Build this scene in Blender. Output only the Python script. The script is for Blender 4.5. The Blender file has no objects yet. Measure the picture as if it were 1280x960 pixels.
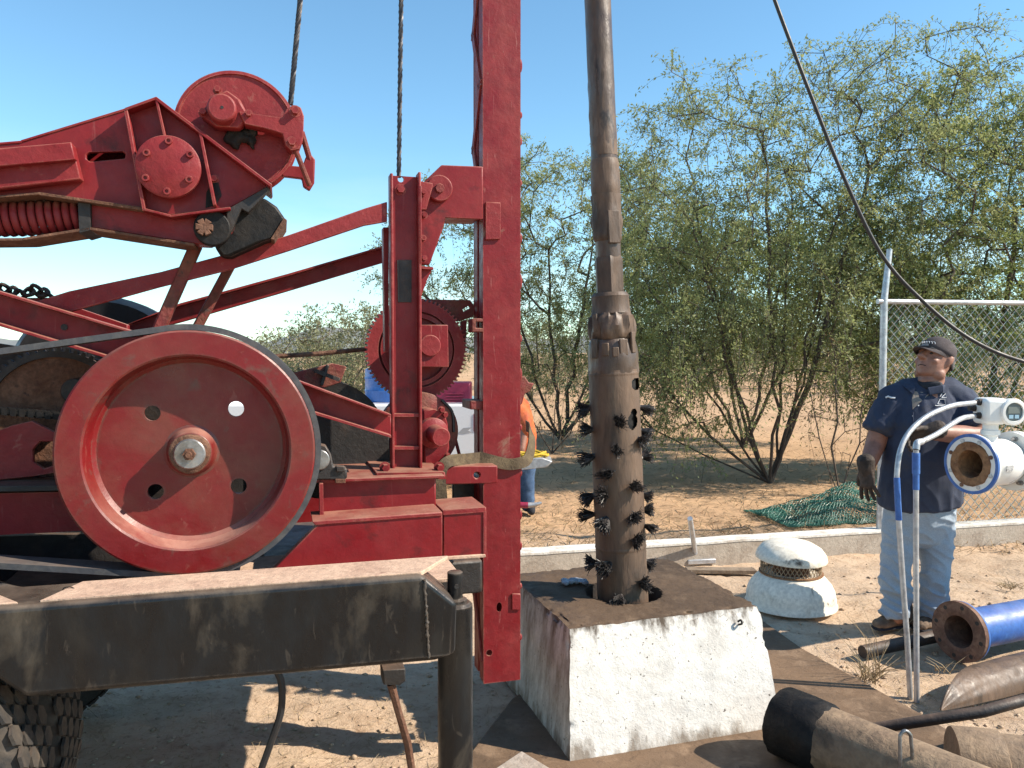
import bpy, bmesh, math, random
import numpy as np
from mathutils import Vector, Matrix, Quaternion, noise
from mathutils.geometry import tessellate_polygon
random.seed(7); RNG = np.random.default_rng(7)
R = math.radians
scene = bpy.context.scene
COL = scene.collection

# ------------------------------------------------------------------ camera
F = 1005.0; HZ = 440.0; CAMZ = 1.6            # focal length in px of the 1280 wide photograph
PITCH = math.atan((480 - HZ) / F)
cam_d = bpy.data.cameras.new('camera'); cam = bpy.data.objects.new('camera', cam_d); COL.objects.link(cam)
cam.location = (0, 0, CAMZ); cam.rotation_euler = (R(90) - PITCH, 0, 0)
cam_d.sensor_width = 36; cam_d.lens = 36 * F / 1280; cam_d.clip_start = 0.05; cam_d.clip_end = 3000
scene.camera = cam

# ------------------------------------------------------------------ sky, sun, exposure
SUN_EL = R(39); SUN_H = Vector((0.985, -0.174)).normalized()    # the sun stands to the right, a little behind the camera
world = bpy.data.worlds.new('World'); scene.world = world; world.use_nodes = True
wt = world.node_tree; wt.nodes.clear()
def WN(t, **k):
    n = wt.nodes.new(t)
    for a, b in k.items(): setattr(n, a, b)
    return n
sky = WN('ShaderNodeTexSky', sky_type='NISHITA', sun_disc=False, sun_elevation=SUN_EL,
         sun_rotation=math.atan2(SUN_H.x, SUN_H.y), altitude=0, air_density=1.0, dust_density=0.0, ozone_density=1.0)
bg = WN('ShaderNodeBackground'); bg.inputs[1].default_value = 0.115
wo = WN('ShaderNodeOutputWorld')
tc = WN('ShaderNodeTexCoord'); sep = WN('ShaderNodeSeparateXYZ')
mp = WN('ShaderNodeMapping'); mp.inputs['Scale'].default_value = (1.6, 1.6, 7.0)
nz = WN('ShaderNodeTexNoise'); nz.inputs['Scale'].default_value = 2.3; nz.inputs['Detail'].default_value = 6; nz.inputs['Roughness'].default_value = 0.55
cr = WN('ShaderNodeMapRange'); cr.inputs[1].default_value = 0.40; cr.inputs[2].default_value = 0.72; cr.inputs[4].default_value = 0.75
el = WN('ShaderNodeMapRange'); el.inputs[1].default_value = 0.02; el.inputs[2].default_value = 0.24; el.inputs[3].default_value = 1.0; el.inputs[4].default_value = 0.0
ml = WN('ShaderNodeMath', operation='MULTIPLY')
mx = WN('ShaderNodeMix', data_type='RGBA'); mx.inputs[7].default_value = (5.0, 5.7, 6.1, 1)
L = wt.links.new
L(tc.outputs['Generated'], sep.inputs[0]); L(tc.outputs['Generated'], mp.inputs[0]); L(mp.outputs[0], nz.inputs['Vector'])
L(nz.outputs['Fac'], cr.inputs[0]); L(sep.outputs['Z'], el.inputs[0]); L(cr.outputs[0], ml.inputs[0]); L(el.outputs[0], ml.inputs[1])
tint = WN('ShaderNodeMix', data_type='RGBA', blend_type='MULTIPLY'); tint.inputs[0].default_value = 1.0; tint.inputs[7].default_value = (0.79, 1.08, 1.13, 1)   # camera white balance of the sky
L(sky.outputs[0], tint.inputs[6]); L(ml.outputs[0], mx.inputs[0]); L(tint.outputs[2], mx.inputs[6]); L(mx.outputs[2], bg.inputs[0]); L(bg.outputs[0], wo.inputs[0])

sun_d = bpy.data.lights.new('sun', 'SUN'); sun = bpy.data.objects.new('sun', sun_d); COL.objects.link(sun)
sun_d.energy = 5.0; sun_d.angle = R(0.53); sun_d.color = (1.0, 0.90, 0.765)
sdir = Vector((SUN_H.x * math.cos(SUN_EL), SUN_H.y * math.cos(SUN_EL), math.sin(SUN_EL)))
sun.rotation_euler = sdir.to_track_quat('Z', 'Y').to_euler(); sun.location = (6, -3, 9)
vs = scene.view_settings
vs.view_transform = 'Standard'; vs.look = 'None'; vs.gamma = 1.0; vs.exposure = 0.80; vs.use_curve_mapping = False
scene.cycles.use_denoising = True
scene.cycles.max_bounces = 6; scene.cycles.transparent_max_bounces = 6

# ------------------------------------------------------------------ pixel -> place
FW = Vector((0, math.cos(PITCH), -math.sin(PITCH))); UPV = Vector((0, math.sin(PITCH), math.cos(PITCH)))
CAMP = Vector((0, 0, CAMZ))
def ray(px, py): return FW + Vector((1, 0, 0)) * ((px - 640) / F) + UPV * ((480 - py) / F)
def G(px, py, z=0.0):
    d = ray(px, py); return CAMP + d * ((z - CAMZ) / d.z)
def D(px, py, Y):
    d = ray(px, py); return CAMP + d * (Y / d.y)
YAW = R(16)
TU = Vector((math.cos(YAW), math.sin(YAW), 0)); TV = Vector((-math.sin(YAW), math.cos(YAW), 0)); T0 = Vector((0, 3.2, 0))
def TW(u, v, w): return T0 + TU * u + TV * v + Vector((0, 0, w))
def TP(px, py, v):                             # pixel -> (u, w, metres per pixel) on the rig's upright plane v
    d = ray(px, py); t = ((T0 - CAMP).dot(TV) + v) / d.dot(TV)
    p = CAMP + d * t - T0
    return p.dot(TU), p.z, t / F
# ------------------------------------------------------------------ materials
def lin(r, g, b):
    f = lambda c: (c / 255 / 12.92) if c / 255 <= 0.04045 else ((c / 255 + 0.055) / 1.055) ** 2.4
    return (f(r), f(g), f(b))
MATS = {}
def material(name, base, c2=None, c2_scale=6, c2_lo=0.45, c2_hi=0.62, c3=None, c3_scale=25, c3_lo=0.6, c3_hi=0.7,
             dust=None, dust_amt=0.0, rough=0.6, rough_var=0.15, metal=0.0, bump=0.15, bump_scale=60, stretch=None,
             scratch=None, scratch_amt=0.5, scratch_stretch=(8, 8, 0.7), fine=0.12, coat=0, translucent=0.0, rnd=0.0, spec=0.5, edge=None, edge_r=0.006):
    m = bpy.data.materials.new(name); m.use_nodes = True; t = m.node_tree; t.nodes.clear(); l = t.links.new
    def N(tp, **k):
        n = t.nodes.new(tp)
        for a, b in k.items(): setattr(n, a, b)
        return n
    out = N('ShaderNodeOutputMaterial'); bs = N('ShaderNodeBsdfPrincipled')
    tcn = N('ShaderNodeTexCoord'); vec = tcn.outputs['Object']
    if stretch:
        mpn = N('ShaderNodeMapping'); mpn.inputs['Scale'].default_value = stretch; l(vec, mpn.inputs[0]); svec = mpn.outputs[0]
    else: svec = vec
    def noise_fac(scale, lo, hi, v=svec, detail=7, dist=0.4, rough_=0.6):
        n = N('ShaderNodeTexNoise'); n.inputs['Scale'].default_value = scale; n.inputs['Detail'].default_value = detail
        n.inputs['Roughness'].default_value = rough_; n.inputs['Distortion'].default_value = dist; l(v, n.inputs['Vector'])
        r = N('ShaderNodeMapRange'); r.inputs[1].default_value = lo; r.inputs[2].default_value = hi; l(n.outputs['Fac'], r.inputs[0])
        return r.outputs[0], n.outputs['Fac']
    def mix(fac, a, b):
        x = N('ShaderNodeMix', data_type='RGBA')
        if isinstance(fac, float): x.inputs[0].default_value = fac
        else: l(fac, x.inputs[0])
        for s, c in ((6, a), (7, b)):
            if isinstance(c, tuple): x.inputs[s].default_value = (*c, 1)
            else: l(c, x.inputs[s])
        return x.outputs[2]
    col = tuple(base)
    if c2: col = mix(noise_fac(c2_scale, c2_lo, c2_hi)[0], col, tuple(c2))
    if c3: col = mix(noise_fac(c3_scale, c3_lo, c3_hi)[0], col, tuple(c3))
    if fine:
        _, nf = noise_fac(bump_scale * 0.7, 0, 1, detail=4)
        r = N('ShaderNodeMapRange'); r.inputs[1].default_value = 0.25; r.inputs[2].default_value = 0.75
        r.inputs[3].default_value = 1 - fine * 2; r.inputs[4].default_value = 1 + fine * 2; l(nf, r.inputs[0])
        x = N('ShaderNodeVectorMath', operation='SCALE')
        if isinstance(col, tuple):
            x.inputs[0].default_value = col
        else: l(col, x.inputs[0])
        l(r.outputs[0], x.inputs['Scale']); col = x.outputs[0]
    if scratch:
        mpn = N('ShaderNodeMapping'); mpn.inputs['Scale'].default_value = scratch_stretch; l(vec, mpn.inputs[0])
        sf, _ = noise_fac(6, 0.64, 0.70, v=mpn.outputs[0], detail=5, dist=1.2)
        ms = N('ShaderNodeMath', operation='MULTIPLY'); ms.inputs[1].default_value = scratch_amt; l(sf, ms.inputs[0])
        col = mix(ms.outputs[0], col, tuple(scratch))
    if dust:
        g = N('ShaderNodeNewGeometry'); s = N('ShaderNodeSeparateXYZ'); l(g.outputs['Normal'], s.inputs[0])
        r = N('ShaderNodeMapRange'); r.inputs[1].default_value = 0.35; r.inputs[2].default_value = 0.9; l(s.outputs['Z'], r.inputs[0])
        df, _ = noise_fac(9, 0.2, 0.6)
        m1 = N('ShaderNodeMath', operation='MULTIPLY'); l(r.outputs[0], m1.inputs[0]); l(df, m1.inputs[1])
        m2 = N('ShaderNodeMath', operation='MULTIPLY'); m2.inputs[1].default_value = dust_amt; l(m1.outputs[0], m2.inputs[0])
        col = mix(m2.outputs[0], col, tuple(dust))
    if edge:
        bv = N('ShaderNodeBevel', samples=3); bv.inputs['Radius'].default_value = edge_r; gg = N('ShaderNodeNewGeometry')
        dp = N('ShaderNodeVectorMath', operation='DOT_PRODUCT'); l(bv.outputs[0], dp.inputs[0]); l(gg.outputs['Normal'], dp.inputs[1])
        r = N('ShaderNodeMapRange'); r.inputs[1].default_value = 0.985; r.inputs[2].default_value = 0.90; l(dp.outputs['Value'], r.inputs[0])
        ef, _ = noise_fac(17, 0.42, 0.58, detail=8)
        m3 = N('ShaderNodeMath', operation='MULTIPLY'); l(r.outputs[0], m3.inputs[0]); l(ef, m3.inputs[1])
        col = mix(m3.outputs[0], col, tuple(edge))
    if rnd:
        oi = N('ShaderNodeObjectInfo'); r = N('ShaderNodeMapRange'); r.inputs[3].default_value = 1 - rnd; r.inputs[4].default_value = 1 + rnd
        l(oi.outputs['Random'], r.inputs[0]); x = N('ShaderNodeVectorMath', operation='SCALE')
        if isinstance(col, tuple): x.inputs[0].default_value = col
        else: l(col, x.inputs[0])
        l(r.outputs[0], x.inputs['Scale']); col = x.outputs[0]
    if isinstance(col, tuple): bs.inputs['Base Color'].default_value = (*col, 1)
    else: l(col, bs.inputs['Base Color'])
    bs.inputs['Metallic'].default_value = metal
    bs.inputs['Specular IOR Level'].default_value = spec
    if coat: bs.inputs['Coat Weight'].default_value = coat
    if rough_var:
        rf, raw = noise_fac(14, 0.3, 0.7)
        r = N('ShaderNodeMapRange'); r.inputs[3].default_value = max(0.05, rough - rough_var); r.inputs[4].default_value = min(1, rough + rough_var)
        l(rf, r.inputs[0]); l(r.outputs[0], bs.inputs['Roughness'])
    else: bs.inputs['Roughness'].default_value = rough
    if bump:
        _, nf = noise_fac(bump_scale, 0, 1, detail=6)
        b = N('ShaderNodeBump'); b.inputs['Strength'].default_value = bump; b.inputs['Distance'].default_value = 0.01
        l(nf, b.inputs['Height']); l(b.outputs[0], bs.inputs['Normal'])
    sh = bs.outputs[0]
    if translucent:
        tr = N('ShaderNodeBsdfTranslucent'); ms = N('ShaderNodeMixShader'); ms.inputs[0].default_value = translucent
        if isinstance(col, tuple): tr.inputs[0].default_value = (*col, 1)
        else: l(col, tr.inputs[0])
        l(sh, ms.inputs[1]); l(tr.outputs[0], ms.inputs[2]); sh = ms.outputs[0]
    l(sh, out.inputs[0])
    MATS[name] = m
    return m
DUST = (0.42, 0.27, 0.18)
material('red_paint', (0.170, 0.0062, 0.0095), spec=0.32, edge=(0.30, 0.085, 0.065), c2=(0.20, 0.0155, 0.0165), c2_scale=4.5, c2_lo=0.42, c2_hi=0.68, c3=(0.060, 0.009, 0.009), c3_scale=8, c3_lo=0.58, c3_hi=0.72,
         scratch=(0.30, 0.10, 0.09), scratch_amt=0.28, dust=DUST, dust_amt=0.62, rough=0.47, bump=0.12, bump_scale=45, fine=0.06)
material('red_paint_worn', (0.165, 0.0062, 0.0095), spec=0.32, edge=(0.30, 0.12, 0.09), c2=(0.205, 0.020, 0.020), c2_scale=7, c2_lo=0.46, c2_hi=0.66, c3=(0.22, 0.13, 0.09), c3_scale=5, c3_lo=0.645, c3_hi=0.70,
         scratch=(0.36, 0.14, 0.12), scratch_amt=0.5, scratch_stretch=(14, 14, 1.2), dust=DUST, dust_amt=0.6, rough=0.5, bump=0.2, bump_scale=38, fine=0.08)
material('red_rusty', (0.165, 0.020, 0.017), c2=(0.15, 0.045, 0.025), c2_scale=16, c2_lo=0.4, c2_hi=0.62, c3=(0.06, 0.03, 0.022), c3_scale=22, c3_lo=0.6, c3_hi=0.72, dust=DUST, dust_amt=0.5, rough=0.7, bump=0.45, bump_scale=70, fine=0.12)
material('red_faded', (0.215, 0.022, 0.023), spec=0.32, edge=(0.34, 0.12, 0.09), c2=(0.175, 0.009, 0.012), c2_scale=6, c2_lo=0.4, c2_hi=0.66, c3=(0.27, 0.095, 0.075), c3_scale=20, c3_lo=0.62, c3_hi=0.76, dust=DUST, dust_amt=0.5, rough=0.55, bump=0.25, bump_scale=50, fine=0.08)
material('wheel_red', (0.150, 0.0070, 0.0085), spec=0.4, edge=(0.11, 0.06, 0.045), edge_r=0.012, c2=(0.150, 0.032, 0.023), c2_scale=5, c2_lo=0.42, c2_hi=0.64, c3=(0.11, 0.045, 0.035), c3_scale=12, c3_lo=0.60, c3_hi=0.72, scratch=(0.26, 0.10, 0.075), scratch_amt=0.3, scratch_stretch=(5, 5, 3), dust=(0.46, 0.25, 0.19), dust_amt=0.75, rough=0.42, bump=0.1, bump_scale=40, fine=0.05)
material('rust', (0.105, 0.045, 0.024), c2=(0.16, 0.078, 0.046), c2_scale=15, c3=(0.05, 0.025, 0.018), c3_scale=30, rough=0.85, bump=0.5, bump_scale=90, fine=0.2)
material('dark_iron', (0.018, 0.015, 0.014), c2=(0.05, 0.033, 0.024), c2_scale=9, c2_lo=0.5, c2_hi=0.7, dust=DUST, dust_amt=0.25, rough=0.6, bump=0.3, bump_scale=50)
material('black_grease', (0.0075, 0.007, 0.007), c2=(0.017, 0.014, 0.012), c2_scale=18, rough=0.62, rough_var=0.2, bump=0.4, bump_scale=40, spec=0.25)
material('black_paint', (0.0055, 0.006, 0.007), edge=(0.13, 0.105, 0.085), edge_r=0.01, c2=(0.028, 0.024, 0.019), c2_scale=3.2, c2_lo=0.52, c2_hi=0.80, c3=(0.095, 0.078, 0.058), c3_scale=4.5, c3_lo=0.50, c3_hi=0.70, stretch=(1, 1, 0.45),
         scratch=(0.16, 0.13, 0.10), scratch_amt=0.16, scratch_stretch=(5, 5, 1.6), spec=0.35, dust=(0.30, 0.22, 0.16), dust_amt=0.35, rough=0.38, rough_var=0.2, bump=0.15, bump_scale=40)
material('belt_rubber', (0.050, 0.052, 0.058), c2=(0.075, 0.074, 0.073), c2_scale=20, dust=DUST, dust_amt=0.18, rough=0.6, bump=0.1)
material('tyre_rubber', (0.022, 0.021, 0.020), c2=(0.075, 0.058, 0.043), c2_scale=10, c2_lo=0.42, c2_hi=0.68, dust=DUST, dust_amt=0.12, rough=0.85, bump=0.3)
material('deck_dust', (0.50, 0.345, 0.245), c2=(0.40, 0.26, 0.185), c2_scale=5, c3=(0.15, 0.05, 0.04), c3_scale=9, c3_lo=0.64, c3_hi=0.72, rough=0.9, bump=0.4, bump_scale=60)
material('wire_rope', (0.028, 0.028, 0.034), c2=(0.06, 0.05, 0.045), c2_scale=40, rough=0.5, metal=0.4, bump=0)
material('pipe_mud', (0.128, 0.080, 0.050), c2=(0.075, 0.049, 0.033), c2_scale=5, c2_lo=0.42, c2_hi=0.62, c3=(0.028, 0.02, 0.015), c3_scale=9, c3_lo=0.54, c3_hi=0.70, stretch=(1, 1, 0.28), rough=0.6, rough_var=0.25, bump=0.35, bump_scale=45, fine=0.12)
material('pipe_mud_wet', (0.078, 0.051, 0.036), c2=(0.125, 0.084, 0.058), c2_scale=7, c2_lo=0.5, c2_hi=0.66, c3=(0.03, 0.022, 0.018), c3_scale=16, c3_lo=0.6, c3_hi=0.7, stretch=(1, 1, 0.4), rough=0.42, rough_var=0.2, bump=0.35, bump_scale=40)
material('steel_bare', (0.30, 0.295, 0.29), c2=(0.17, 0.15, 0.13), c2_scale=12, rough=0.4, metal=0.7, bump=0.1)
material('galvanised', (0.50, 0.51, 0.52), c2=(0.38, 0.39, 0.41), c2_scale=20, c3=(0.25, 0.22, 0.19), c3_scale=18, c3_lo=0.62, c3_hi=0.74, rough=0.42, metal=0.55, bump=0.1, fine=0.08)
material('bristle', (0.014, 0.012, 0.012), c2=(0.06, 0.05, 0.045), c2_scale=60, rough=0.5, bump=0)
material('white_meter', (0.76, 0.76, 0.73), c2=(0.66, 0.64, 0.59), c2_scale=6, c2_lo=0.55, c2_hi=0.75, rough=0.35, rough_var=0.08, bump=0.03, fine=0.02)
material('blue_paint', (0.030, 0.110, 0.36), c2=(0.05, 0.15, 0.40), c2_scale=8, c3=(0.10, 0.10, 0.12), c3_scale=20, c3_lo=0.64, c3_hi=0.72, dust=DUST, dust_amt=0.15, rough=0.45, bump=0.08)
material('rust_inside', (0.25, 0.13, 0.06), c2=(0.15, 0.07, 0.035), c2_scale=14, c3=(0.33, 0.21, 0.12), c3_scale=22, rough=0.9, bump=0.5, bump_scale=70, fine=0.2)
material('rust_flange', (0.125, 0.062, 0.040), c2=(0.20, 0.11, 0.07), c2_scale=12, c3=(0.07, 0.035, 0.025), c3_scale=25, rough=0.85, bump=0.4, bump_scale=70, fine=0.15)
material('lcd', (0.10, 0.14, 0.15), rough=0.15, rough_var=0, bump=0, fine=0)
material('lcd_keys', (0.30, 0.47, 0.58), rough=0.3, rough_var=0, bump=0, fine=0)
material('vent_white', (0.74, 0.68, 0.57), c2=(0.52, 0.44, 0.33), c2_scale=7, c2_lo=0.54, c2_hi=0.72, c3=(0.10, 0.08, 0.06), c3_scale=6, c3_lo=0.63, c3_hi=0.70, rough=0.6, bump=0.15)
material('pipe_mud_dry', (0.27, 0.185, 0.112), c2=(0.18, 0.12, 0.075), c2_scale=4, c2_lo=0.42, c2_hi=0.62, c3=(0.05, 0.035, 0.025), c3_scale=7, c3_lo=0.56, c3_hi=0.70, rough=0.75, bump=0.6, bump_scale=40, fine=0.15)
material('vent_mesh', (0.36, 0.26, 0.16), c2=(0.24, 0.15, 0.09), c2_scale=20, rough=0.8, bump=0)
material('skin', (0.255, 0.115, 0.074), c2=(0.31, 0.145, 0.095), c2_scale=16, c3=(0.19, 0.075, 0.052), c3_scale=30, c3_lo=0.58, c3_hi=0.75, rough=0.5, rough_var=0.08, bump=0.12, bump_scale=120, fine=0.05)
material('hair_grey', (0.12, 0.11, 0.105), rough=0.8, bump=0.5, bump_scale=200)
material('shirt_navy', (0.022, 0.031, 0.060), c2=(0.030, 0.041, 0.076), c2_scale=5, c3=(0.05, 0.042, 0.04), c3_scale=5, c3_lo=0.57, c3_hi=0.72, rough=0.85, rough_var=0.05, bump=0.25, bump_scale=260, fine=0.06)
material('undershirt', (0.23, 0.19, 0.16), rough=0.9, bump=0.2, bump_scale=200)
material('black_cloth', (0.015, 0.016, 0.022), rough=0.9, bump=0.2, bump_scale=150)
material('denim', (0.255, 0.315, 0.385), c2=(0.33, 0.385, 0.44), c2_scale=3, c2_lo=0.35, c2_hi=0.7, c3=(0.30, 0.27, 0.24), c3_scale=4, c3_lo=0.62, c3_hi=0.8, rough=0.9, rough_var=0.05, bump=0.3, bump_scale=230, fine=0.08)
material('denim_dark', (0.035, 0.075, 0.15), c2=(0.06, 0.11, 0.20), c2_scale=6, rough=0.9, bump=0.3, bump_scale=200)
material('glove_brown', (0.045, 0.028, 0.020), c2=(0.020, 0.014, 0.011), c2_scale=14, rough=0.75, bump=0.35, bump_scale=80)
material('cap_cloth', (0.055, 0.042, 0.043), c2=(0.040, 0.031, 0.032), c2_scale=12, rough=0.9, bump=0.25, bump_scale=220)
material('white_thread', (0.62, 0.64, 0.66), rough=0.8, bump=0)
material('shoe_leather', (0.11, 0.070, 0.045), c2=(0.20, 0.14, 0.095), c2_scale=14, rough=0.8, bump=0.35)
material('eye_white', (0.55, 0.50, 0.46), rough=0.3, bump=0, fine=0); material('eye_dark', (0.012, 0.009, 0.008), rough=0.2, bump=0, fine=0)
material('orange_vest', (0.52, 0.115, 0.030), c2=(0.38, 0.075, 0.028), c2_scale=8, rough=0.85, bump=0.25, bump_scale=60)
material('car_white', (0.74, 0.75, 0.76), rough=0.3, rough_var=0.05, bump=0, fine=0.01, coat=0.4, dust=DUST, dust_amt=0.2)
material('pink_red', (0.27, 0.018, 0.055), rough=0.45, bump=0.05)
material('blue_plastic', (0.018, 0.10, 0.33), rough=0.4, bump=0.05)
material('yellow_rope', (0.55, 0.36, 0.025), rough=0.7, bump=0.2)
material('glass_dark', (0.02, 0.025, 0.03), rough=0.08, rough_var=0, bump=0, fine=0)
material('strap_webbing', (0.075, 0.050, 0.026), c2=(0.13, 0.095, 0.052), c2_scale=14, rough=0.9, bump=0.4, bump_scale=120)
material('concrete_white', (0.60, 0.575, 0.53), c2=(0.46, 0.43, 0.39), c2_scale=5, c2_lo=0.50, c2_hi=0.72, c3=(0.10, 0.085, 0.07), c3_scale=70, c3_lo=0.635, c3_hi=0.68, rough=0.9, bump=0.35, bump_scale=90, fine=0.05)
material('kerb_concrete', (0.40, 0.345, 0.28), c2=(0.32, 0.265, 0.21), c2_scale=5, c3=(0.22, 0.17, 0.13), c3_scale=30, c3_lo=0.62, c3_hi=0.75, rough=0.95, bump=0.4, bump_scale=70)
material('kerb_sunlit', (0.66, 0.63, 0.57), c2=(0.48, 0.42, 0.35), c2_scale=9, c2_lo=0.5, c2_hi=0.68, rough=0.95, bump=0.4, bump_scale=60)  # paler kerb concrete: sunlight on the top is put into the colour
material('pale_slab', (0.38, 0.33, 0.28), c2=(0.33, 0.27, 0.22), c2_scale=9, rough=0.95, bump=0.5, bump_scale=50)
material('wood_old', (0.24, 0.18, 0.125), c2=(0.15, 0.105, 0.07), c2_scale=6, stretch=(1, 1, 1), rough=0.9, bump=0.4, bump_scale=60)
material('black_hose', (0.016, 0.016, 0.018), dust=DUST, dust_amt=0.3, rough=0.5, bump=0.05)
material('green_net', (0.02, 0.125, 0.085), c2=(0.09, 0.24, 0.175), c2_scale=14, rough=0.5, bump=0)
material('bark', (0.070, 0.052, 0.040), c2=(0.11, 0.085, 0.065), c2_scale=9, c3=(0.03, 0.023, 0.019), c3_scale=24, stretch=(1, 1, 0.3), rough=0.95, bump=0.6, bump_scale=50)
material('bark_thin', (0.14, 0.105, 0.075), c2=(0.09, 0.07, 0.05), c2_scale=9, rough=0.95, bump=0.2)
material('leaf_olive', (0.255, 0.290, 0.118), c2=(0.325, 0.345, 0.140), c2_scale=1.6, c2_lo=0.4, c2_hi=0.62, c3=(0.20, 0.19, 0.07), c3_scale=5, c3_lo=0.6, c3_hi=0.75, rough=0.55, rough_var=0, bump=0, fine=0, translucent=0.5)
material('leaf_green', (0.205, 0.260, 0.085), c2=(0.270, 0.315, 0.105), c2_scale=1.4, c2_lo=0.4, c2_hi=0.62, rough=0.55, rough_var=0, bump=0, fine=0, translucent=0.5)
material('leaf_pale', (0.185, 0.195, 0.095), c2=(0.24, 0.24, 0.12), c2_scale=1.3, rough=0.6, rough_var=0, bump=0, fine=0, translucent=0.3)
material('leaf_dry', (0.30, 0.21, 0.11), c2=(0.18, 0.12, 0.065), c2_scale=4, rough=0.9, rough_var=0, bump=0, fine=0, translucent=0.2)
material('straw', (0.42, 0.32, 0.185), c2=(0.27, 0.19, 0.11), c2_scale=7, rough=0.9, rough_var=0, bump=0, fine=0, translucent=0.2)
material('stone', (0.42, 0.305, 0.205), c2=(0.33, 0.235, 0.155), c2_scale=8, rough=0.95, bump=0.3)

def ground_material():
    m = bpy.data.materials.new('sandy_soil'); m.use_nodes = True; t = m.node_tree; l = t.links.new
    bs = t.nodes['Principled BSDF']; bs.inputs['Roughness'].default_value = 0.97; bs.inputs['Specular IOR Level'].default_value = 0.15
    tcn = t.nodes.new('ShaderNodeTexCoord')
    def nf(scale, lo, hi, detail=8, rough=0.6, dist=0.3):
        n = t.nodes.new('ShaderNodeTexNoise'); n.inputs['Scale'].default_value = scale; n.inputs['Detail'].default_value = detail
        n.inputs['Roughness'].default_value = rough; n.inputs['Distortion'].default_value = dist; l(tcn.outputs['Object'], n.inputs['Vector'])
        r = t.nodes.new('ShaderNodeMapRange'); r.inputs[1].default_value = lo; r.inputs[2].default_value = hi; l(n.outputs['Fac'], r.inputs[0]); return r.outputs[0], n.outputs['Fac']
    def mix(f, a, b):
        x = t.nodes.new('ShaderNodeMix'); x.data_type = 'RGBA'; l(f, x.inputs[0])
        for s, c in ((6, a), (7, b)):
            if isinstance(c, tuple): x.inputs[s].default_value = (*c, 1)
            else: l(c, x.inputs[s])
        return x.outputs[2]
    c = mix(nf(0.9, 0.35, 0.65)[0], (0.47, 0.34, 0.23), (0.54, 0.405, 0.285))
    c = mix(nf(7, 0.48, 0.7)[0], c, (0.40, 0.275, 0.18))
    c = mix(nf(38, 0.56, 0.74)[0], c, (0.25, 0.155, 0.095))
    c = mix(nf(85, 0.60, 0.72)[0], c, (0.52, 0.39, 0.27))
    # the open field beyond the kerb is redder, with bare and littered patches
    s = t.nodes.new('ShaderNodeSeparateXYZ'); l(tcn.outputs['Object'], s.inputs[0])
    r = t.nodes.new('ShaderNodeMapRange'); r.inputs[1].default_value = 6.2; r.inputs[2].default_value = 7.4; l(s.outputs['Y'], r.inputs[0])
    far = mix(nf(0.55, 0.42, 0.62)[0], (0.52, 0.335, 0.195), (0.42, 0.265, 0.155))
    far = mix(nf(9, 0.5, 0.68)[0], far, (0.36, 0.24, 0.14))
    c = mix(r.outputs[0], c, far)
    l(c, bs.inputs['Base Color'])
    b = t.nodes.new('ShaderNodeBump'); b.inputs['Strength'].default_value = 0.75; b.inputs['Distance'].default_value = 0.02
    _, h1 = nf(26, 0, 1, 10, 0.7); l(h1, b.inputs['Height']); l(b.outputs[0], bs.inputs['Normal'])
    MATS['sandy_soil'] = m
ground_material()

def slab_material(name, k):
    m = bpy.data.materials.new(name); m.use_nodes = True; t = m.node_tree; l = t.links.new
    bs = t.nodes['Principled BSDF']; bs.inputs['Specular IOR Level'].default_value = 0.3
    tcn = t.nodes.new('ShaderNodeTexCoord')
    def nf(scale, lo, hi, detail=8):
        n = t.nodes.new('ShaderNodeTexNoise'); n.inputs['Scale'].default_value = scale; n.inputs['Detail'].default_value = detail; n.inputs['Roughness'].default_value = 0.65
        n.inputs['Distortion'].default_value = 0.5; l(tcn.outputs['Object'], n.inputs['Vector'])
        r = t.nodes.new('ShaderNodeMapRange'); r.inputs[1].default_value = lo; r.inputs[2].default_value = hi; l(n.outputs['Fac'], r.inputs[0]); return r.outputs[0], n.outputs['Fac']
    def mix(f, a, b):
        x = t.nodes.new('ShaderNodeMix'); x.data_type = 'RGBA'; l(f, x.inputs[0])
        for s, c in ((6, a), (7, b)):
            if isinstance(c, tuple): x.inputs[s].default_value = (*c, 1)
            else: l(c, x.inputs[s])
        return x.outputs[2]
    c = mix(nf(2.2, 0.38, 0.62)[0], (0.175 * k, 0.112 * k, 0.068 * k), (0.115 * k, 0.075 * k, 0.047 * k))
    c = mix(nf(9, 0.52, 0.7)[0], c, (0.235 * k, 0.158 * k, 0.10 * k))
    c = mix(nf(30, 0.58, 0.74)[0], c, (0.07, 0.045, 0.03))
    l(c, bs.inputs['Base Color'])
    rr = t.nodes.new('ShaderNodeMapRange'); rr.inputs[3].default_value = 0.5; rr.inputs[4].default_value = 0.95; l(nf(4, 0.35, 0.6)[0], rr.inputs[0]); l(rr.outputs[0], bs.inputs['Roughness'])
    b = t.nodes.new('ShaderNodeBump'); b.inputs['Strength'].default_value = 0.45; b.inputs['Distance'].default_value = 0.012
    l(nf(34, 0, 1, 10)[1], b.inputs['Height']); l(b.outputs[0], bs.inputs['Normal'])
    MATS[name] = m
slab_material('oily_slab', 1.0); slab_material('oily_block_top', 0.62)
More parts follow.
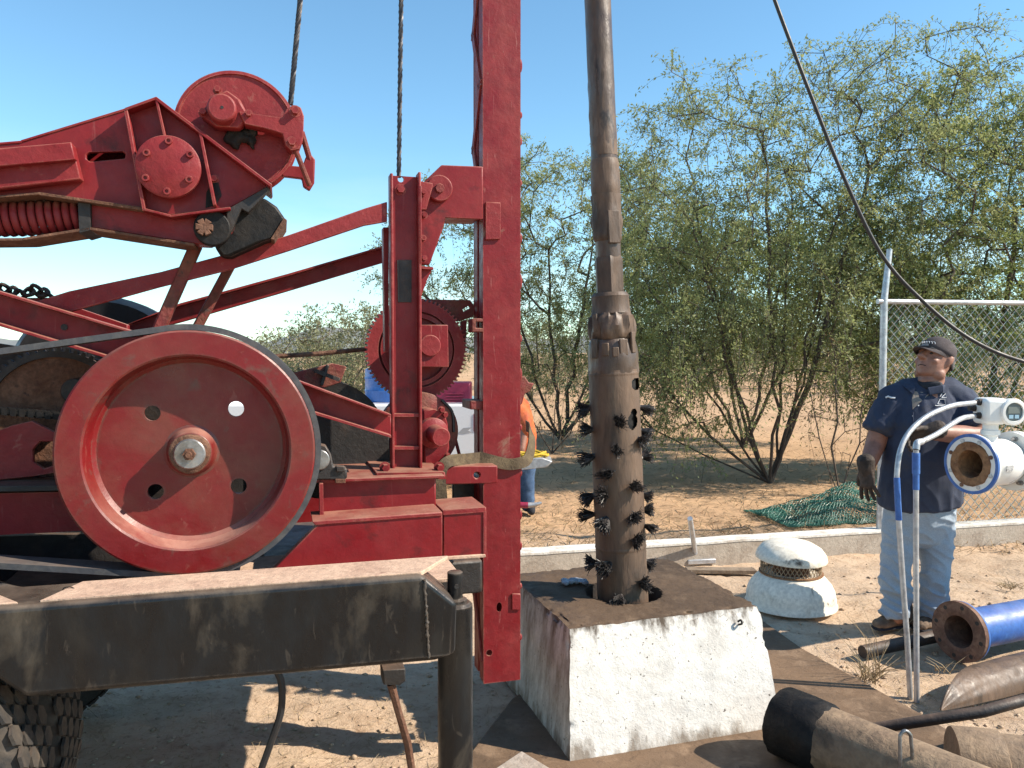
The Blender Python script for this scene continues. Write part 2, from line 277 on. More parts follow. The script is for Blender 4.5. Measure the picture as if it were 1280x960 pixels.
# ------------------------------------------------------------------ mesh helpers
def frame_of(d, hint=Vector((0, 0, 1))):
    d = d.normalized()
    if abs(d.dot(hint)) > 0.97: hint = Vector((1, 0, 0))
    a = hint.cross(d).normalized(); return a, d.cross(a)
class MB:
    def __init__(s): s.v = []; s.f = []
    def add(s, vs_, fs):
        o = len(s.v); s.v += [Vector(p) for p in vs_]; s.f += [tuple(i + o for i in f) for f in fs]; return s
    def rings(s, rings, closed=True, cap0=True, cap1=True):
        n = len(rings[0]); o = len(s.v)
        for r in rings: s.v += [Vector(p) for p in r]
        for i in range(len(rings) - 1):
            for j in range(n if closed else n - 1):
                k = (j + 1) % n
                s.f.append((o + i * n + j, o + i * n + k, o + (i + 1) * n + k, o + (i + 1) * n + j))
        if cap0: s.f.append(tuple(o + j for j in range(n))[::-1])
        if cap1: s.f.append(tuple(o + (len(rings) - 1) * n + j for j in range(n)))
        return s
    def tube(s, pts, rad, n=8, cap=True):
        pts = [Vector(p) for p in pts]; rs = rad if isinstance(rad, (list, tuple)) else [rad] * len(pts)
        rg = []; a = None
        for i, p in enumerate(pts):
            d = (pts[min(i + 1, len(pts) - 1)] - pts[max(i - 1, 0)])
            if d.length < 1e-9: d = Vector((0, 0, 1))
            d.normalize()
            if a is None: a, b = frame_of(d)
            else:
                a = (a - d * a.dot(d)); a = a.normalized() if a.length > 1e-6 else frame_of(d)[0]; b = d.cross(a)
            r = rs[i]
            rg.append([p + (a * math.cos(2 * math.pi * k / n) + b * math.sin(2 * math.pi * k / n)) * r for k in range(n)])
        return s.rings(rg, True, cap, cap)
    def loft(s, pts, rads, hint=Vector((0, 1, 0)), n=16, k0=0.8, k1=0.8):
        """closed soft limb: rads are (a, b): a across the hint, b along it; rounded ends"""
        pts = [Vector(p) for p in pts]; rg = []
        P = []; Q = []
        r0 = rads[0] if isinstance(rads[0], tuple) else (rads[0],) * 2; r1 = rads[-1] if isinstance(rads[-1], tuple) else (rads[-1],) * 2
        d0 = (pts[0] - pts[1]).normalized(); d1 = (pts[-1] - pts[-2]).normalized()
        for t in (0.999, 0.85, 0.55): P.append(pts[0] + d0 * min(r0) * t * k0); Q.append(tuple(x * math.sqrt(1 - t * t) + 1e-4 for x in r0))
        for p, r in zip(pts, rads): P.append(p); Q.append(r if isinstance(r, tuple) else (r, r))
        for t in (0.55, 0.85, 0.999): P.append(pts[-1] + d1 * min(r1) * t * k1); Q.append(tuple(x * math.sqrt(1 - t * t) + 1e-4 for x in r1))
        for i, p in enumerate(P):
            d = (P[min(i + 1, len(P) - 1)] - P[max(i - 1, 0)]).normalized()
            a = d.cross(hint)
            if a.length < 1e-4: a = d.cross(Vector((1, 0, 0)))
            a.normalize(); b = a.cross(d).normalized(); ra, rb = Q[i]
            rg.append([p + a * math.cos(2 * math.pi * k / n) * ra + b * math.sin(2 * math.pi * k / n) * rb for k in range(n)])
        return s.rings(rg)
    def ell(s, c, r, n=14, m=9, rot=None):
        c = Vector(c); rg = []
        for i in range(m + 1):
            th = math.pi * (i / m * 0.998 + 0.001); row = []
            for k in range(n):
                ph = 2 * math.pi * k / n
                q = Vector((r[0] * math.sin(th) * math.cos(ph), r[1] * math.sin(th) * math.sin(ph), -r[2] * math.cos(th)))
                row.append(c + (rot @ q if rot else q))
            rg.append(row)
        return s.rings(rg)
    def box(s, c, ex, ey, ez):
        """box from a centre and three half-extent vectors"""
        c, ex, ey, ez = map(Vector, (c, ex, ey, ez)); p = []
        for z in (-1, 1):
            for x, y in ((-1, -1), (1, -1), (1, 1), (-1, 1)): p.append(c + ex * x + ey * y + ez * z)
        fs = [(0, 3, 2, 1), (4, 5, 6, 7), (0, 1, 5, 4), (1, 2, 6, 5), (2, 3, 7, 6), (3, 0, 4, 7)]
        if ex.cross(ey).dot(ez) < 0: fs = [f[::-1] for f in fs]
        return s.add(p, fs)
    def lathe(s, origin, axis, prof, n=48, hint=Vector((0, 0, 1)), cap0=False, cap1=False, wob=None, arc=None):
        """prof: (radius, distance along axis)"""
        origin = Vector(origin); axis = Vector(axis).normalized(); a, b = frame_of(axis, hint); rg = []
        for i, (r, h) in enumerate(prof):
            row = []
            for k in range(n):
                ph = 2 * math.pi * k / n; rr = r * (1 + (wob(ph, h) if wob else 0))
                row.append(origin + axis * h + (a * math.cos(ph) + b * math.sin(ph)) * rr)
            rg.append(row)
        return s.rings(rg, True, cap0, cap1)
    def prism(s, pts, off, holes=()):
        """pts: 3-D outline (planar), extruded by vector off; holes: further outlines"""
        loops = [[Vector(p) for p in pts]] + [[Vector(p) for p in h] for h in holes]
        off = Vector(off); tris = tessellate_polygon(loops); flat = [p for lp in loops for p in lp]; n = len(flat); o = len(s.v)
        s.v += flat + [p + off for p in flat]
        if tris:
            t = tris[0]; nn = (flat[t[1]] - flat[t[0]]).cross(flat[t[2]] - flat[t[0]])
            for t in tris:
                nn = (flat[t[1]] - flat[t[0]]).cross(flat[t[2]] - flat[t[0]])
                if nn.dot(off) > 0: t = t[::-1]
                s.f.append(tuple(o + i for i in t)); s.f.append(tuple(o + n + i for i in t[::-1]))
        st = 0
        for lp in loops:
            m = len(lp)
            for i in range(m):
                j = (i + 1) % m; s.f.append((o + st + i, o + st + j, o + n + st + j, o + n + st + i))
            st += m
        return s
    def build(s, name, mat, parent=None, smooth=40, bevel=0.0, seg=2, fix=True, origin=None):
        org = Vector(parent['_org']) if parent is not None else (Vector(origin) if origin is not None else None)
        if org is None:
            a = np.array([tuple(p) for p in s.v]); org = Vector(((a[:, 0].min() + a[:, 0].max()) / 2, (a[:, 1].min() + a[:, 1].max()) / 2, a[:, 2].min()))
        me = bpy.data.meshes.new(name); me.from_pydata([tuple(p - org) for p in s.v], [], s.f)
        if fix:
            bm = bmesh.new(); bm.from_mesh(me); bmesh.ops.recalc_face_normals(bm, faces=bm.faces); bm.to_mesh(me); bm.free()
        me.materials.append(MATS[mat])
        if smooth:
            me.polygons.foreach_set('use_smooth', [True] * len(me.polygons)); me.set_sharp_from_angle(angle=R(smooth))
        o = bpy.data.objects.new(name, me); COL.objects.link(o)
        if parent is not None:
            o.parent = parent; o['_org'] = tuple(org)
            top = parent
            while top.parent: top = top.parent
        else:
            o.location = org; o['_org'] = tuple(org)
        if bevel:
            b = o.modifiers.new('bevel', 'BEVEL'); b.width = bevel; b.segments = seg; b.limit_method = 'ANGLE'; b.angle_limit = R(35); b.harden_normals = False
        return o
def thing(name, loc, label, cat, group=None):
    o = bpy.data.objects.new(name, None); COL.objects.link(o); o.location = loc; o.empty_display_size = 0.1
    o['_org'] = tuple(loc); return tag(o, label, cat, group)
def tag(o, label, cat=None, group=None, kind=None):
    if label: o['label'] = label
    if cat: o['category'] = cat
    if group: o['group'] = group
    if kind: o['kind'] = kind
    return o
def fast_mesh(name, V, Fq, mat, parent=None, smooth=False, origin=(0, 0, 0)):
    """numpy vertices (n,3) and equal-sized faces (m,k)"""
    V = np.asarray(V, dtype=np.float32); Fq = np.asarray(Fq, dtype=np.int32); k = Fq.shape[1]
    org = np.array(parent['_org'] if parent is not None else origin, dtype=np.float32)
    me = bpy.data.meshes.new(name); me.vertices.add(len(V)); me.vertices.foreach_set('co', (V - org).ravel())
    me.loops.add(Fq.size); me.loops.foreach_set('vertex_index', Fq.ravel())
    me.polygons.add(len(Fq)); me.polygons.foreach_set('loop_start', np.arange(0, Fq.size, k, dtype=np.int32))
    if smooth: me.polygons.foreach_set('use_smooth', np.ones(len(Fq), dtype=bool))
    me.update(calc_edges=True); me.materials.append(MATS[mat])
    o = bpy.data.objects.new(name, me); COL.objects.link(o)
    if parent is not None: o.parent = parent
    else: o.location = tuple(float(x) for x in org)
    o['_org'] = tuple(float(x) for x in org)
    return o
def bake(o, voxel, smooth_it=6, fac=0.5, disp=None):
    """union the overlapping lumps of a body into one continuous surface"""
    r = o.modifiers.new('r', 'REMESH'); r.mode = 'VOXEL'; r.voxel_size = voxel; r.use_smooth_shade = True
    sm = o.modifiers.new('s', 'SMOOTH'); sm.factor = fac; sm.iterations = smooth_it
    bpy.context.view_layer.update()
    dg = bpy.context.evaluated_depsgraph_get(); me = bpy.data.meshes.new_from_object(o.evaluated_get(dg))
    me.name = o.name; mats = list(o.data.materials); o.modifiers.clear(); o.data = me
    if disp:
        nn = [v.normal.copy() for v in me.vertices]
        for v, n_ in zip(me.vertices, nn): v.co += n_ * disp(v.co)
    me.materials.clear()
    for m_ in mats: me.materials.append(m_)
    me.polygons.foreach_set('use_smooth', [True] * len(me.polygons)); me.update()
    return o
def arc2(cx, cy, r, a0, a1, n):
    return [(cx + r * math.cos(R(a0 + (a1 - a0) * i / n)), cy + r * math.sin(R(a0 + (a1 - a0) * i / n))) for i in range(n + 1)]
def circ(cx, cy, r, n=20, ry=None): return [(cx + r * math.cos(2 * math.pi * i / n), cy + (ry or r) * math.sin(2 * math.pi * i / n)) for i in range(n)]
def bez(ps, n=12):
    """smooth curve through the given points (Catmull-Rom)"""
    ps = [Vector(p) for p in ps]; q = [ps[0] * 2 - ps[1]] + ps + [ps[-1] * 2 - ps[-2]]; out = []
    for i in range(1, len(q) - 2):
        for k in range(n):
            t = k / n
            out.append(0.5 * ((2 * q[i]) + (q[i + 1] - q[i - 1]) * t + (2 * q[i - 1] - 5 * q[i] + 4 * q[i + 1] - q[i + 2]) * t * t + (3 * q[i] - q[i - 1] - 3 * q[i + 1] + q[i + 2]) * t ** 3))
    return out + [ps[-1]]

# --- rig-plane helpers: outlines read as pixels, set at depth v of the rig and given thickness
def tpt(px, py, v):
    u, w, _ = TP(px, py, v); return TW(u, v, w)
def run_out(pts, xe=-330):
    """members that leave the frame on the left go on to the cab"""
    out = []; n = len(pts)
    for i, (x, y) in enumerate(pts):
        if x <= -50:
            j = [q for q in ((i - 1) % n, (i + 1) % n) if pts[q][0] > -50]
            if j: (xj, yj) = pts[j[0]]; y = yj + (y - yj) / (x - xj) * (xe - xj); x = xe
        out.append((x, y))
    return out
def tprism(name, pts, v0, v1, mat, parent, holes=(), bevel=0.004, smooth=40):
    pts = run_out(pts)
    return MB().prism([tpt(x, y, v0) for x, y in pts], TV * (v1 - v0), [[tpt(x, y, v0) for x, y in h] for h in holes]).build(name, mat, parent, smooth, bevel)
def tbar(name, a, b, wpx, v0, v1, mat, parent, bevel=0.003):
    (x0, y0), (x1, y1) = a, b; L_ = math.hypot(x1 - x0, y1 - y0); nx, ny = -(y1 - y0) / L_ * wpx / 2, (x1 - x0) / L_ * wpx / 2
    return tprism(name, [(x0 + nx, y0 + ny), (x1 + nx, y1 + ny), (x1 - nx, y1 - ny), (x0 - nx, y0 - ny)], v0, v1, mat, parent, bevel=bevel)
def tcyl(name, c, rpx, v0, v1, mat, parent, n=28, bevel=0.003, dome=0.0):
    u, w, s = TP(c[0], c[1], v0); r = rpx * s
    pr = [(r * 0.5, -dome), (r, 0), (r, v1 - v0)] if dome else [(r, 0), (r, v1 - v0)]
    return MB().lathe(TW(u, v0, w), TV, pr, n, cap0=True, cap1=True).build(name, mat, parent, 40, bevel)
def tlathe(c, vref): 
    u, w, s = TP(c[0], c[1], vref); return TW(u, vref, w), s
def tbolt(c, rpx, v0, parent, mat='red_paint', name='bolt', h=0.018):
    u, w, s = TP(c[0], c[1], v0); r = rpx * s; m = MB()
    m.lathe(TW(u, v0, w), TV, [(r * 1.5, 0), (r * 1.5, 0.004)], 14, cap0=True, cap1=True)
    m.lathe(TW(u, v0, w), TV, [(r, -h), (r * 1.02, 0.001)], 6, cap0=True, cap1=True)
    return m.build(name, mat, parent, 30)
# ------------------------------------------------------------------ ground
def fbm(x, y, sc, seed=0.0): return noise.fractal(Vector((x * sc, y * sc, seed)), 1.0, 2.1, 5)
def axis_vals(lo, hi, near0, near1, step, grow=1.22):
    a = list(np.arange(near0, near1, step)); s = step; x = near1
    while x < hi: a.append(x); s *= grow; x += s
    a.append(hi); s = step; x = near0 - step; b = []
    while x > lo: b.append(x); s *= grow; x -= s
    b.append(lo); return np.array(sorted(b) + a)
def soil_h(x, y):
    k = max(0.0, min(1.0, 1.4 - abs(y - 5) / 14))
    h = 0.022 * fbm(x, y, 0.8) + (0.020 * fbm(x, y, 4.0, 3.0) + 0.010 * abs(fbm(x, y, 9.0, 7.0)) if k > 0 else 0)
    if y > 14: h += min(0.5, (y - 14) * 0.01) * (0.5 + fbm(x, y, 0.12, 9.0))
    return h - 0.012
gx = axis_vals(-900, 900, -2.6, 4.6, 0.045); gy = axis_vals(-60, 1500, 2.2, 8.0, 0.045)
V = np.array([(x, y, soil_h(x, y)) for y in gy for x in gx]); nx_, ny_ = len(gx), len(gy)
ii = np.arange(nx_ * ny_).reshape(ny_, nx_)
Fq = np.stack([ii[:-1, :-1].ravel(), ii[:-1, 1:].ravel(), ii[1:, 1:].ravel(), ii[1:, :-1].ravel()], 1)
tag(fast_mesh('ground', V, Fq, 'sandy_soil', smooth=True), 'sandy tan soil with pebbles and dry litter', kind='structure')

# low blue hills on the horizon
m = MB(); n = 120; rows = [[], []]
for i in range(n + 1):
    x = -900 + 1800 * i / n; h = 26 + 16 * noise.fractal(Vector((x * 0.006, 3.3, 0)), 1, 2, 5)
    rows[0].append(Vector((x, 1150, -2))); rows[1].append(Vector((x, 1230, max(4, h))))
rows.append([p + Vector((0, 200, -30)) for p in rows[1]])
m.rings(rows, closed=False, cap0=False, cap1=False)
material('hill', (0.19, 0.20, 0.19), rough=1, bump=0, fine=0.05)
tag(m.build('hills', 'hill', smooth=60, fix=False), 'low pale hills along the horizon', kind='structure')

# ------------------------------------------------------------------ concrete apron beside the block
sl = [G(938, 770), G(1002, 816), G(1048, 842), G(1156, 902), G(1330, 1010), G(1300, 1300), G(700, 1300), G(560, 985), G(640, 880), G(770, 800)]
zt = 0.028
m = MB(); m.prism([(p.x, p.y, zt) for p in sl], (0, 0, -0.10))
tag(m.build('concrete_apron', 'oily_slab', smooth=30, bevel=0.008), 'oil-stained brown concrete apron around the well', kind='structure')

# ------------------------------------------------------------------ kerb
k0, k1 = G(560, 727), G(1500, 662); kd = (k1 - k0).normalized(); k0 = k0 - kd * 2.6; kn = Vector((-kd.y, kd.x, 0))
KL = (k1 - k0).length
kerb = thing('concrete_kerb', (k0.x, k0.y, 0), 'low grey concrete kerb running behind the well, its top coloured paler as if sunlit', 'kerb')
nseg = 60; KH = 0.155
def krow(off, z, am=0.006): return [k0 + kd * (KL * i / nseg) + kn * (off + am * noise.noise(Vector((i * 0.7, off * 9, z * 9)))) + Vector((0, 0, z + am * noise.noise(Vector((i * 0.6, 5, z))))) for i in range(nseg + 1)]
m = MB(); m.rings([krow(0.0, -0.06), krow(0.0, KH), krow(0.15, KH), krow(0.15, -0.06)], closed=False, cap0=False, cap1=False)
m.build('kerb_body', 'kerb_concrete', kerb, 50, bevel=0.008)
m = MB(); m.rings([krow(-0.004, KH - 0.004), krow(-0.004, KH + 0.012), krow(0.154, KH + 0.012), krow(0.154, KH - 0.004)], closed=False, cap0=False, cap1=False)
m.build('kerb_top', 'kerb_sunlit', kerb, 50)  # top strip coloured lighter to imitate sun falling on it

# ------------------------------------------------------------------ well block: a tapered white block with a dirty top
ZB = 0.50
tfl, tfr, tbr = G(712, 786, ZB), G(949, 757, ZB), G(834, 698, ZB); tbl = tfl + (tbr - tfr) * 0.98
bfl, bfr = G(713, 962), G(979, 917)
bbl = tbl + (tbl - tfl).normalized() * 0.05 + Vector((-0.05, 0, 0)); bbr = tbr + Vector((0.08, 0.08, 0))
bfl.z = bfr.z = bbl.z = bbr.z = 0.0; bbl.z = bbr.z = 0
CW = G(780, 741, ZB)                                    # where the tool enters the block
block = thing('well_head_block', (CW.x, CW.y, 0), 'white-painted tapered concrete block with an oily top and a hole for the pipe', 'concrete block')
def grid_face(c00, c10, c11, c01, nu, nv, amp, seed, hole=None):
    V = []; Fs = []; nn = (c10 - c00).cross(c01 - c00).normalized(); idx = {}
    for j in range(nv + 1):
        for i in range(nu + 1):
            u, v = i / nu, j / nv
            p = (c00 * (1 - u) + c10 * u) * (1 - v) + (c01 * (1 - u) + c11 * u) * v
            edge = min(u, 1 - u, v, 1 - v)
            q3 = noise.noise_vector(p * 11.0) * amp + noise.noise_vector(p * 34.0 + Vector((3, 1, 7))) * amp * 0.7
            chip = noise.fractal(p * 15.0 + Vector((9, 2, 4)), 1, 2, 4)
            if edge < 0.035: p = p + (Vector((CW.x, CW.y, 0.25)) - p).normalized() * 0.02 * max(0.0, chip - 0.05)
            p = p + q3
            V.append(p)
    for j in range(nv):
        for i in range(nu):
            q = (j * (nu + 1) + i, j * (nu + 1) + i + 1, (j + 1) * (nu + 1) + i + 1, (j + 1) * (nu + 1) + i)
            if hole:
                c = sum((V[k] for k in q), Vector()) / 4
                if hole(c): continue
            Fs.append(q)
    return V, Fs
HR = 0.175
hole_c = CW + Vector((0.0, 0.012, 0))
m = MB()
for (a, b, c, d) in ((bfl, bfr, tfr, tfl), (bfr, bbr, tbr, tfr), (bbr, bbl, tbl, tbr), (bbl, bfl, tfl, tbl)):
    m.add(*grid_face(a, b, c, d, 70, 60, 0.003, 2.0))
o = m.build('white_sides', 'concrete_white', block, 60)
# oil runs down the sides from the top edge in ragged stains; the foot turns brown with a ragged edge
def stain_sides():
    mt = MATS['concrete_white'].copy(); MATS['block_sides'] = mt; t = mt.node_tree; l = t.links.new; bs = [n for n in t.nodes if n.type == 'BSDF_PRINCIPLED'][0]
    src = bs.inputs['Base Color'].links[0].from_socket; tcn = [n for n in t.nodes if n.type == 'TEX_COORD'][0]
    s = t.nodes.new('ShaderNodeSeparateXYZ'); l(tcn.outputs['Object'], s.inputs[0])
    n1 = t.nodes.new('ShaderNodeTexNoise'); n1.inputs['Scale'].default_value = 9; n1.inputs['Detail'].default_value = 7; n1.inputs['Roughness'].default_value = 0.65
    mpn = t.nodes.new('ShaderNodeMapping'); mpn.inputs['Scale'].default_value = (1.5, 1.5, 0.5); l(tcn.outputs['Object'], mpn.inputs[0]); l(mpn.outputs[0], n1.inputs['Vector'])
    def math_(op, a, b):
        x = t.nodes.new('ShaderNodeMath'); x.operation = op
        for i, q in enumerate((a, b)):
            if isinstance(q, float): x.inputs[i].default_value = q
            else: l(q, x.inputs[i])
        return x.outputs[0]
    def rng(a, lo, hi):
        r = t.nodes.new('ShaderNodeMapRange'); r.inputs[1].default_value = lo; r.inputs[2].default_value = hi; l(a, r.inputs[0]); return r.outputs[0]
    def mix(f, a, b):
        x = t.nodes.new('ShaderNodeMix'); x.data_type = 'RGBA'; l(f, x.inputs[0]); l(a, x.inputs[6]); x.inputs[7].default_value = (*b, 1); return x.outputs[2]
    drip = rng(math_('ADD', s.outputs['Z'], math_('MULTIPLY', n1.outputs['Fac'], 0.42)), 0.665, 0.735)
    c = mix(drip, src, (0.085, 0.062, 0.043))
    foot = rng(math_('SUBTRACT', math_('MULTIPLY', n1.outputs['Fac'], 0.36), s.outputs['Z']), 0.10, 0.17)
    c = mix(math_('MULTIPLY', foot, 0.8), c, (0.16, 0.115, 0.075))
    # the side toward the rig is soaked brown with oil
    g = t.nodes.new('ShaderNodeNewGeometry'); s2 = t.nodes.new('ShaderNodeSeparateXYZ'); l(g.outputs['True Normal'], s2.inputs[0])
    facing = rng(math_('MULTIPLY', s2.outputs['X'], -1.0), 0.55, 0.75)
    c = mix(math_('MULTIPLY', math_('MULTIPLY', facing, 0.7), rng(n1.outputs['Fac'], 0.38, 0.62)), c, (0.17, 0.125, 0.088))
    l(c, bs.inputs['Base Color']); return mt
o.data.materials.clear(); o.data.materials.append(stain_sides())
m = MB(); m.add(*grid_face(tfl, tfr, tbr, tbl, 110, 100, 0.003, 5.0, hole=lambda c: (Vector((c.x, c.y)) - Vector((hole_c.x, hole_c.y))).length < HR))
m.build('oily_top', 'oily_block_top', block, 60)
m = MB(); m.lathe((hole_c.x, hole_c.y, 0.07), (0, 0, 1), [(HR + 0.004, 0), (HR + 0.004, 0.432)], 40, cap0=True)
m.build('hole_lining', 'dark_iron', block, 40, fix=False)
m = MB()
p = tfr * 0.86 + tfl * 0.14; d = (bfr - tfr) * 0.10; fn = Vector((0.3, -0.95, 0.1)).normalized()
p = p + d + fn * 0.004
m.tube(bez([p + fn * 0.004, p + fn * 0.016 + Vector((0.006, 0, 0.009)), p + fn * 0.016 + Vector((0.010, 0, -0.006)), p + Vector((0.006, 0, -0.014))], 5), 0.0045, 7)
m.build('anchor_loop', 'dark_iron', block, 60)

# pale concrete slab corner in the foreground
c = [G(604, 970, 0.075), G(652, 938, 0.075), G(708, 972, 0.075), G(690, 1030, 0.075), G(600, 1020, 0.075)]
m = MB(); m.prism([(p.x, p.y, 0.075) for p in c], (0, 0, -0.05))
tag(m.build('concrete_paver', 'pale_slab', smooth=30, bevel=0.006), 'pale broken concrete slab lying in front of the white block', 'slab')
# ------------------------------------------------------------------ the drilling rig
base = TW(-1.2, -0.1, 0); base.z = 0
rig = thing('drilling_rig', base, 'old red truck-mounted drilling rig with a tall mast, large flywheel and black outrigger', 'drilling rig')
RED = 'red_paint'

# --- mast: two channels joined by lacing bars
u0, wbot, s0 = TP(604.5, 855, -0.10); u1, _, _ = TP(650.5, 855, -0.10); MT = 9.2
def tbox(name, ua, ub, va, vb, wa, wb, mat, parent, bevel=0.003, holes=()):
    pts = [TW(ua, va, wa), TW(ub, va, wa), TW(ub, va, wb), TW(ua, va, wb)]
    return MB().prism(pts, TV * (vb - va), holes).build(name, mat, parent, 40, bevel)
def uw_circle(px, py, v, r, n=14, ry=None):
    u, w, s = TP(px, py, v); return [TW(u + r * math.cos(2 * math.pi * k / n), v, w + (ry or r) * math.sin(2 * math.pi * k / n)) for k in range(n)]
mast = tbox('mast', u0, u1, -0.10, -0.088, wbot, MT, 'red_paint_worn', rig,
            holes=[uw_circle(624, 759, -0.10, 0.011, 14, 0.019), uw_circle(611.5, 816, -0.10, 0.012)])
for a, b in ((u0, u0 + 0.011), (u1 - 0.011, u1)):
    tbox('channel_flange', a, b, -0.0875, -0.035, wbot + 0.002, MT, 'red_paint_worn', mast)
tbox('rear_channel', u0 + 0.001, u1 - 0.001, 0.048, 0.06, wbot + 0.01, MT, 'red_paint_worn', mast)
for a, b in ((u0 + 0.001, u0 + 0.012), (u1 - 0.012, u1 - 0.001)):
    tbox('channel_flange', a, b, -0.005, 0.0475, wbot + 0.012, MT, 'red_paint_worn', mast)
k = 0; w = wbot + 0.1
while w < 5.0:                                                     # lacing bars on the left side
    va, vb = (-0.07, 0.04) if k % 2 == 0 else (0.04, -0.07)
    c = TW(u0 - 0.004, (va + vb) / 2, w + 0.11); ax = (TV * (vb - va) + Vector((0, 0, 0.22))); L_ = ax.length; ax.normalize()
    if w < 0.75 or w > 2.05:
        MB().box(c, ax * (L_ / 2 + 0.02), TU * 0.0035, ax.cross(TU).normalized() * 0.016).build('lacing_bar', 'red_faded', mast, 40)
    w += 0.22; k += 1
tprism('welded_plate', [(607, 252), (626, 253), (626, 299), (607, 300)], -0.112, -0.101, 'red_faded', mast, bevel=0.003)
tprism('welded_plate', [(640, 742), (651, 742), (651, 763), (640, 763)], -0.108, -0.101, 'red_faded', mast)
tprism('torn_lug', [(648, 472), (656, 470), (661, 478), (668, 479), (662, 490), (656, 492), (653, 505), (648, 508)], -0.06, -0.045, 'red_rusty', mast)
tprism('clamp_band', [(588, 501), (606, 501), (606, 512), (588, 512)], -0.088, 0.062, 'red_rusty', mast)
tprism('hook_clip', [(590, 398), (606, 398), (606, 402), (595, 402), (595, 410), (606, 410), (606, 415), (590, 415)], -0.10, -0.03, 'red_rusty', mast)
for q in range(14):                                                # rough weld beads along the right edge
    w = 0.5 + q * 0.17 + random.uniform(-0.05, 0.05)
    MB().ell(TW(u1 + 0.001, -0.092, w), (0.008, 0.008, random.uniform(0.012, 0.03)), 7, 5).build('weld_bead', 'red_faded', mast)
cb = MB(); cb.box(TW((u0 + u1) / 2 - 0.35, -0.02, MT + 0.12), TU * 0.75, TV * 0.16, Vector((0, 0, 0.12))); cb.build('crown_block', RED, mast, 40, 0.01)

# --- bracket that ties the mast to the column
tprism('mast_bracket', [(531, 226), (552, 206), (604, 208), (604, 274), (557, 272), (554, 285), (537, 331), (526, 331), (525, 236)], -0.14, -0.118, RED, rig, bevel=0.004)
tprism('bracket_box', [(556, 209), (603, 210), (603, 272), (556, 271)], -0.117, 0.05, RED, rig, bevel=0.004)
pin = tcyl('pivot_pin', (550, 235), 16.5, -0.170, -0.141, 'red_faded', rig, 32, 0.004)
tcyl('pin_end', (550, 235), 6, -0.182, -0.1701, 'red_rusty', pin, 8, 0.002)

# --- column: upright channel
cu0, cw0, cs = TP(490, 590, -0.30); cu1, _, _ = TP(528, 590, -0.30); _, cwt, _ = TP(485, 216, -0.30)
col_ = tbox('column', cu0 + 0.010, cu1 - 0.010, -0.262, -0.25, cw0, cwt, RED, rig, holes=[uw_circle(501, 224, -0.262, 0.0105)])
tbox('channel_flange', cu0, cu0 + 0.0098, -0.30, -0.245, cw0, cwt, 'red_faded', col_)
tbox('channel_flange', cu1 - 0.0098, cu1, -0.30, -0.245, cw0, cwt + 0.01, 'red_faded', col_)
tprism('data_plate', [(496.5, 325), (514.5, 325), (514.5, 378), (497.5, 378)], -0.2665, -0.2625, 'dark_iron', col_, bevel=0.001)
for y in (519, 560): tprism('cross_rib', [(492, y - 2), (526, y - 2), (526, y + 2), (492, y + 2)], -0.290, -0.263, 'red_faded', col_, bevel=0.002)
tbolt((500.5, 237), 5, -0.264, col_, 'red_faded')
tprism('side_plate', [(523.5, 232), (527, 232), (527, 332), (523.5, 330)], -0.30, -0.15, RED, col_, bevel=0.002)
tprism('top_lug', [(523, 226), (541, 229), (541, 233), (533, 262), (524, 262)], -0.235, -0.215, 'red_faded', col_, bevel=0.002)
for x, y in ((529, 240), (530, 269), (529, 298), (530, 323)): tbolt((x, y), 3.2, -0.243 if y < 265 else -0.16, col_, 'red_faded')
tprism('gusset', [(523, 333), (541, 335), (534, 350), (526, 372), (523, 374)], -0.24, -0.225, RED, col_, bevel=0.002)
tprism('gusset_lip', [(522, 332), (542, 334), (542, 337), (522, 335.5)], -0.27, -0.20, 'red_faded', col_, bevel=0.002)
tprism('rear_flange', [(479, 284), (486, 284), (486, 440), (481, 440)], -0.2, -0.15, RED, col_, bevel=0.002)
tprism('base_plate', [(470, 591), (556, 590), (558, 599), (471, 600)], -0.40, -0.10, RED, col_, bevel=0.003)
for x in (481, 549): tbolt((x, 584), 4.5, -0.34, col_, RED, h=0.03)

# --- braces
tprism('brace', [(44, 377), (86, 364), (200, 340), (285, 317), (360, 294), (457, 260), (484, 252), (484, 277), (455, 282), (360, 314), (285, 338), (200, 359), (88, 390)], -0.285, -0.27, 'red_faded', rig, bevel=0.003)
br2 = tprism('brace', [(150, 410), (225, 380), (360, 343), (480, 308), (480, 328), (360, 364), (230, 402), (160, 420)], 0.24, 0.26, RED, rig, bevel=0.003)
tprism('brace_flange', [(150, 409), (225, 379), (360, 342), (480, 307), (480, 309), (360, 345), (225, 382)], 0.20, 0.239, RED, br2, bevel=0.001)

# --- sloping frame channel behind the flywheel
fc = tprism('frame_channel', [(-60, 350), (0, 368), (180, 421), (372, 478), (489, 521), (489, 544), (395, 515), (140, 446), (0, 404), (-60, 388)], -0.318, -0.305, RED, rig, bevel=0.002)
tprism('channel_flange', [(-60, 346), (0, 364), (180, 418), (372, 475), (489, 518), (489, 521), (372, 478), (180, 421), (0, 368), (-60, 350)], -0.375, -0.30, 'red_faded', fc, bevel=0.0015)
tprism('channel_flange', [(-60, 388), (0, 404), (140, 446), (395, 515), (489, 544), (489, 547.5), (395, 519), (140, 450), (0, 408), (-60, 392)], -0.375, -0.30, 'red_faded', fc, bevel=0.0015)
tcyl('hole_rim', (80, 409), 4, -0.322, -0.3185, 'dark_iron', fc, 14, 0)

